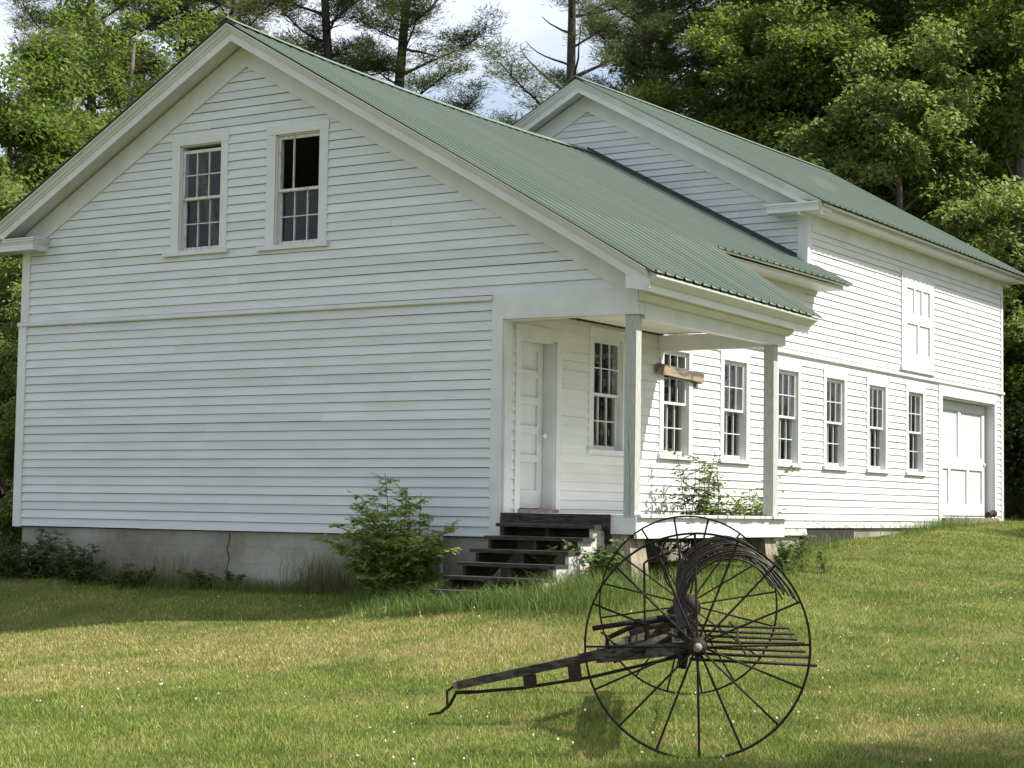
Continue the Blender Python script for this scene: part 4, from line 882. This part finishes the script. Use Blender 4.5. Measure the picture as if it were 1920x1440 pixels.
st += [(-.05, 0, 1.52, -.10, 0), (.0, 0, 1.35, -.02, .02), (.1, 0, 1.15, .25, 0), (-.1, 0, 1.35, -.75, -.1), (-.05, 0, 1.2, -.55, 0), (.1, 0, 1.1, .5, -.1)]
st += [(rg.gauss(0, .15), rg.gauss(0, .1), rg.uniform(.3, .7), rg.uniform(-.6, .7), rg.uniform(-.6, -.1)) for _ in range(10)]
bush('leafy_bush', 7.1, -.52, st, 'bushleaf', 31, .082, label='bright green leafy bush growing against the wall left of the steps')
# low weeds along the foundation
k_ = 0
for x, y, h, n_, lb in ((-.1, -.7, .55, 16, 'low weedy shrub at the left end of the foundation'), (.8, -.55, .50, 16, 'low weedy shrub second from the left corner of the foundation'), (1.6, -.45, .42, 12, 'low weedy shrub third from the left corner of the foundation'), (-1.2, -1.0, .6, 16, 'weedy shrub beyond the left corner of the wall'), (-2.4, -.4, .8, 16, 'tall weedy shrub under the trees at the left edge'), (3.86, -.12, .32, 6, 'small weed growing at the foot of the foundation crack'), (2.4, -.35, .26, 8, 'tiny weed patch left of the foundation crack')):
    st = [(rg.gauss(0, .28), rg.gauss(0, .15), rg.uniform(.6, 1.5) * h, rg.uniform(-.5, .5), rg.uniform(-.5, .2)) for _ in range(int(n_ * 1.5))]
    bush('weed', x, y, st, 'weedleaf', 50 + k_, .05, label=lb, cat='weed', group='weeds along the foundation'); k_ += 1
bush('step_weed', 9.78, -.35, [(rg.gauss(0, .06), rg.gauss(0, .12), rg.uniform(.4, .85), rg.uniform(-.3, .35), rg.uniform(-.3, .3)) for _ in range(6)], 'vineleaf', 71, .065, pin=True, label='leafy weed climbing over the pale stringer of the steps', cat='weed')
bush('tread_weed', 9.18, -.72, [(rg.gauss(0, .02), rg.gauss(0, .02), rg.uniform(.16, .26), rg.uniform(-.5, .5), rg.uniform(-.5, .2)) for _ in range(4)], 'weedleaf', 72, .045, label='small dark weed sprouting through the middle steps', cat='weed', z0=-.23)
bush('pier_weed', 10.15, 3.6, [(rg.gauss(0, .1), rg.gauss(0, .2), rg.uniform(.25, .6), rg.uniform(-.3, .3), rg.uniform(-.3, .3)) for _ in range(9)], 'vineleaf', 73, .05, label='yellow green weed beside the far porch pier', cat='weed')
st = [(rg.gauss(0, .22), rg.gauss(.15, .42), rg.uniform(.75, 1.1), rg.uniform(-.15, .3), rg.uniform(-.5, .5)) for _ in range(26)]
st += [(.1, .4, 1.65, .05, .35), (.0, .3, 1.35, .1, .3), (.1, -.2, 1.25, .1, -.15), (.1, -.45, 1.4, .0, -.1)]
bush('porch_bush', 8.75, 4.75, st, 'leafB', 74, .092, pin=False, gap=.07, label='dark leafed bush reaching up behind the porch deck', cat='bush')
bush('pale_vine', 8.62, 4.22, [(rg.gauss(0, .07), rg.gauss(0, .16), rg.uniform(.6, 1.6), rg.uniform(-.05, .1), rg.uniform(-.25, .25)) for _ in range(15)], 'vineleaf', 75, .08, pin=False, gap=.05, label='pale green vine climbing the wall behind the porch deck', cat='vine', curl=.05)
# tall unmown grass by the steps, thin along the foundation
def tuft(name, n, cx, cy, sx, sy, h0, h1, lean, label, m='tallgrass', w=.006):
    x = RNG.normal(cx, sx, n); y = RNG.normal(cy, sy, n); k = ~infoot(x, y); x = x[k]; y = y[k]
    o_ = blades(name, x, y, RNG.uniform(h0, h1, len(x)), RNG.uniform(.6, 1.2, len(x)) * w, RNG.uniform(.15, lean, len(x)), M[m], segs=2); tag(o_, label, 'grass', kind='stuff'); return o_
tuft('tall_grass', 2800, 8.9, -1.85, .75, .13, .08, .30, .9, 'long unmown grass in front of the porch steps')
tuft('tall_grass', 1900, 7.4, -.95, .42, .20, .10, .28, 1.2, 'long bent grass at the foot of the leafy bush')
tuft('tall_grass', 2600, 10.0, -1.4, .35, .5, .12, .38, .7, 'lush long grass right of the porch steps')
tuft('tall_grass', 2600, 9.9, 1.6, .45, 1.3, .10, .34, .7, 'long grass around the porch piers')
tuft('tall_grass', 2400, 8.35, 7.0, .2, 1.3, .08, .32, .9, 'long grass along the stone footing past the porch')
tuft('tall_grass', 1400, 8.25, 14.8, .12, 1.2, .08, .30, .6, 'thin long grass by the big rear door')
M['seed'] = mat('seed_grass', (.20, .19, .08), (.12, .14, .05), 5, .8, trans=.3)
for cx, n in ((3.1, 260), (5.6, 700), (1.9, 200), (6.3, 300)): tuft('seed_grass', n, cx, -.18, .32, .07, .25, .62, .22, 'thin seeding grass standing against the concrete foundation near the ' + {3.1: 'crack', 5.6: 'leafy bush', 1.9: 'left weeds', 6.3: 'bush stems'}[cx], 'seed', .004)
tuft('foundation_grass', 5000, 3.8, -.22, 2.3, .12, .06, .22, .8, 'shaggy grass fringe along the foundation')
# clover blooms
X, Y = scatter(650, 2, 24, -13, 12, .6)
kp = (np.sin(X * .9 + 1) + np.sin(Y * 1.1 + X * .3) + RNG.normal(0, .6, len(X))) > .1; X = X[kp]; Y = Y[kp]; Z = gz(X, Y); mb = MB()
for x, y, z in zip(X, Y, Z):
    if math.hypot(x - CX, y - CY) < 8.5: continue
    h = rnd.uniform(.04, .07); r_ = rnd.uniform(.0045, .0085); mb.tube([(x, y, z + h - r_), (x, y, z + h - r_ * .3), (x, y, z + h + r_ * .5), (x, y, z + h + r_)], [r_ * .5, r_, r_ * .85, r_ * .3], 6)
o = mb.build('clover_blooms', M['clover']); tag(o, 'tiny white clover blooms scattered through the lawn', 'flowers', kind='stuff')
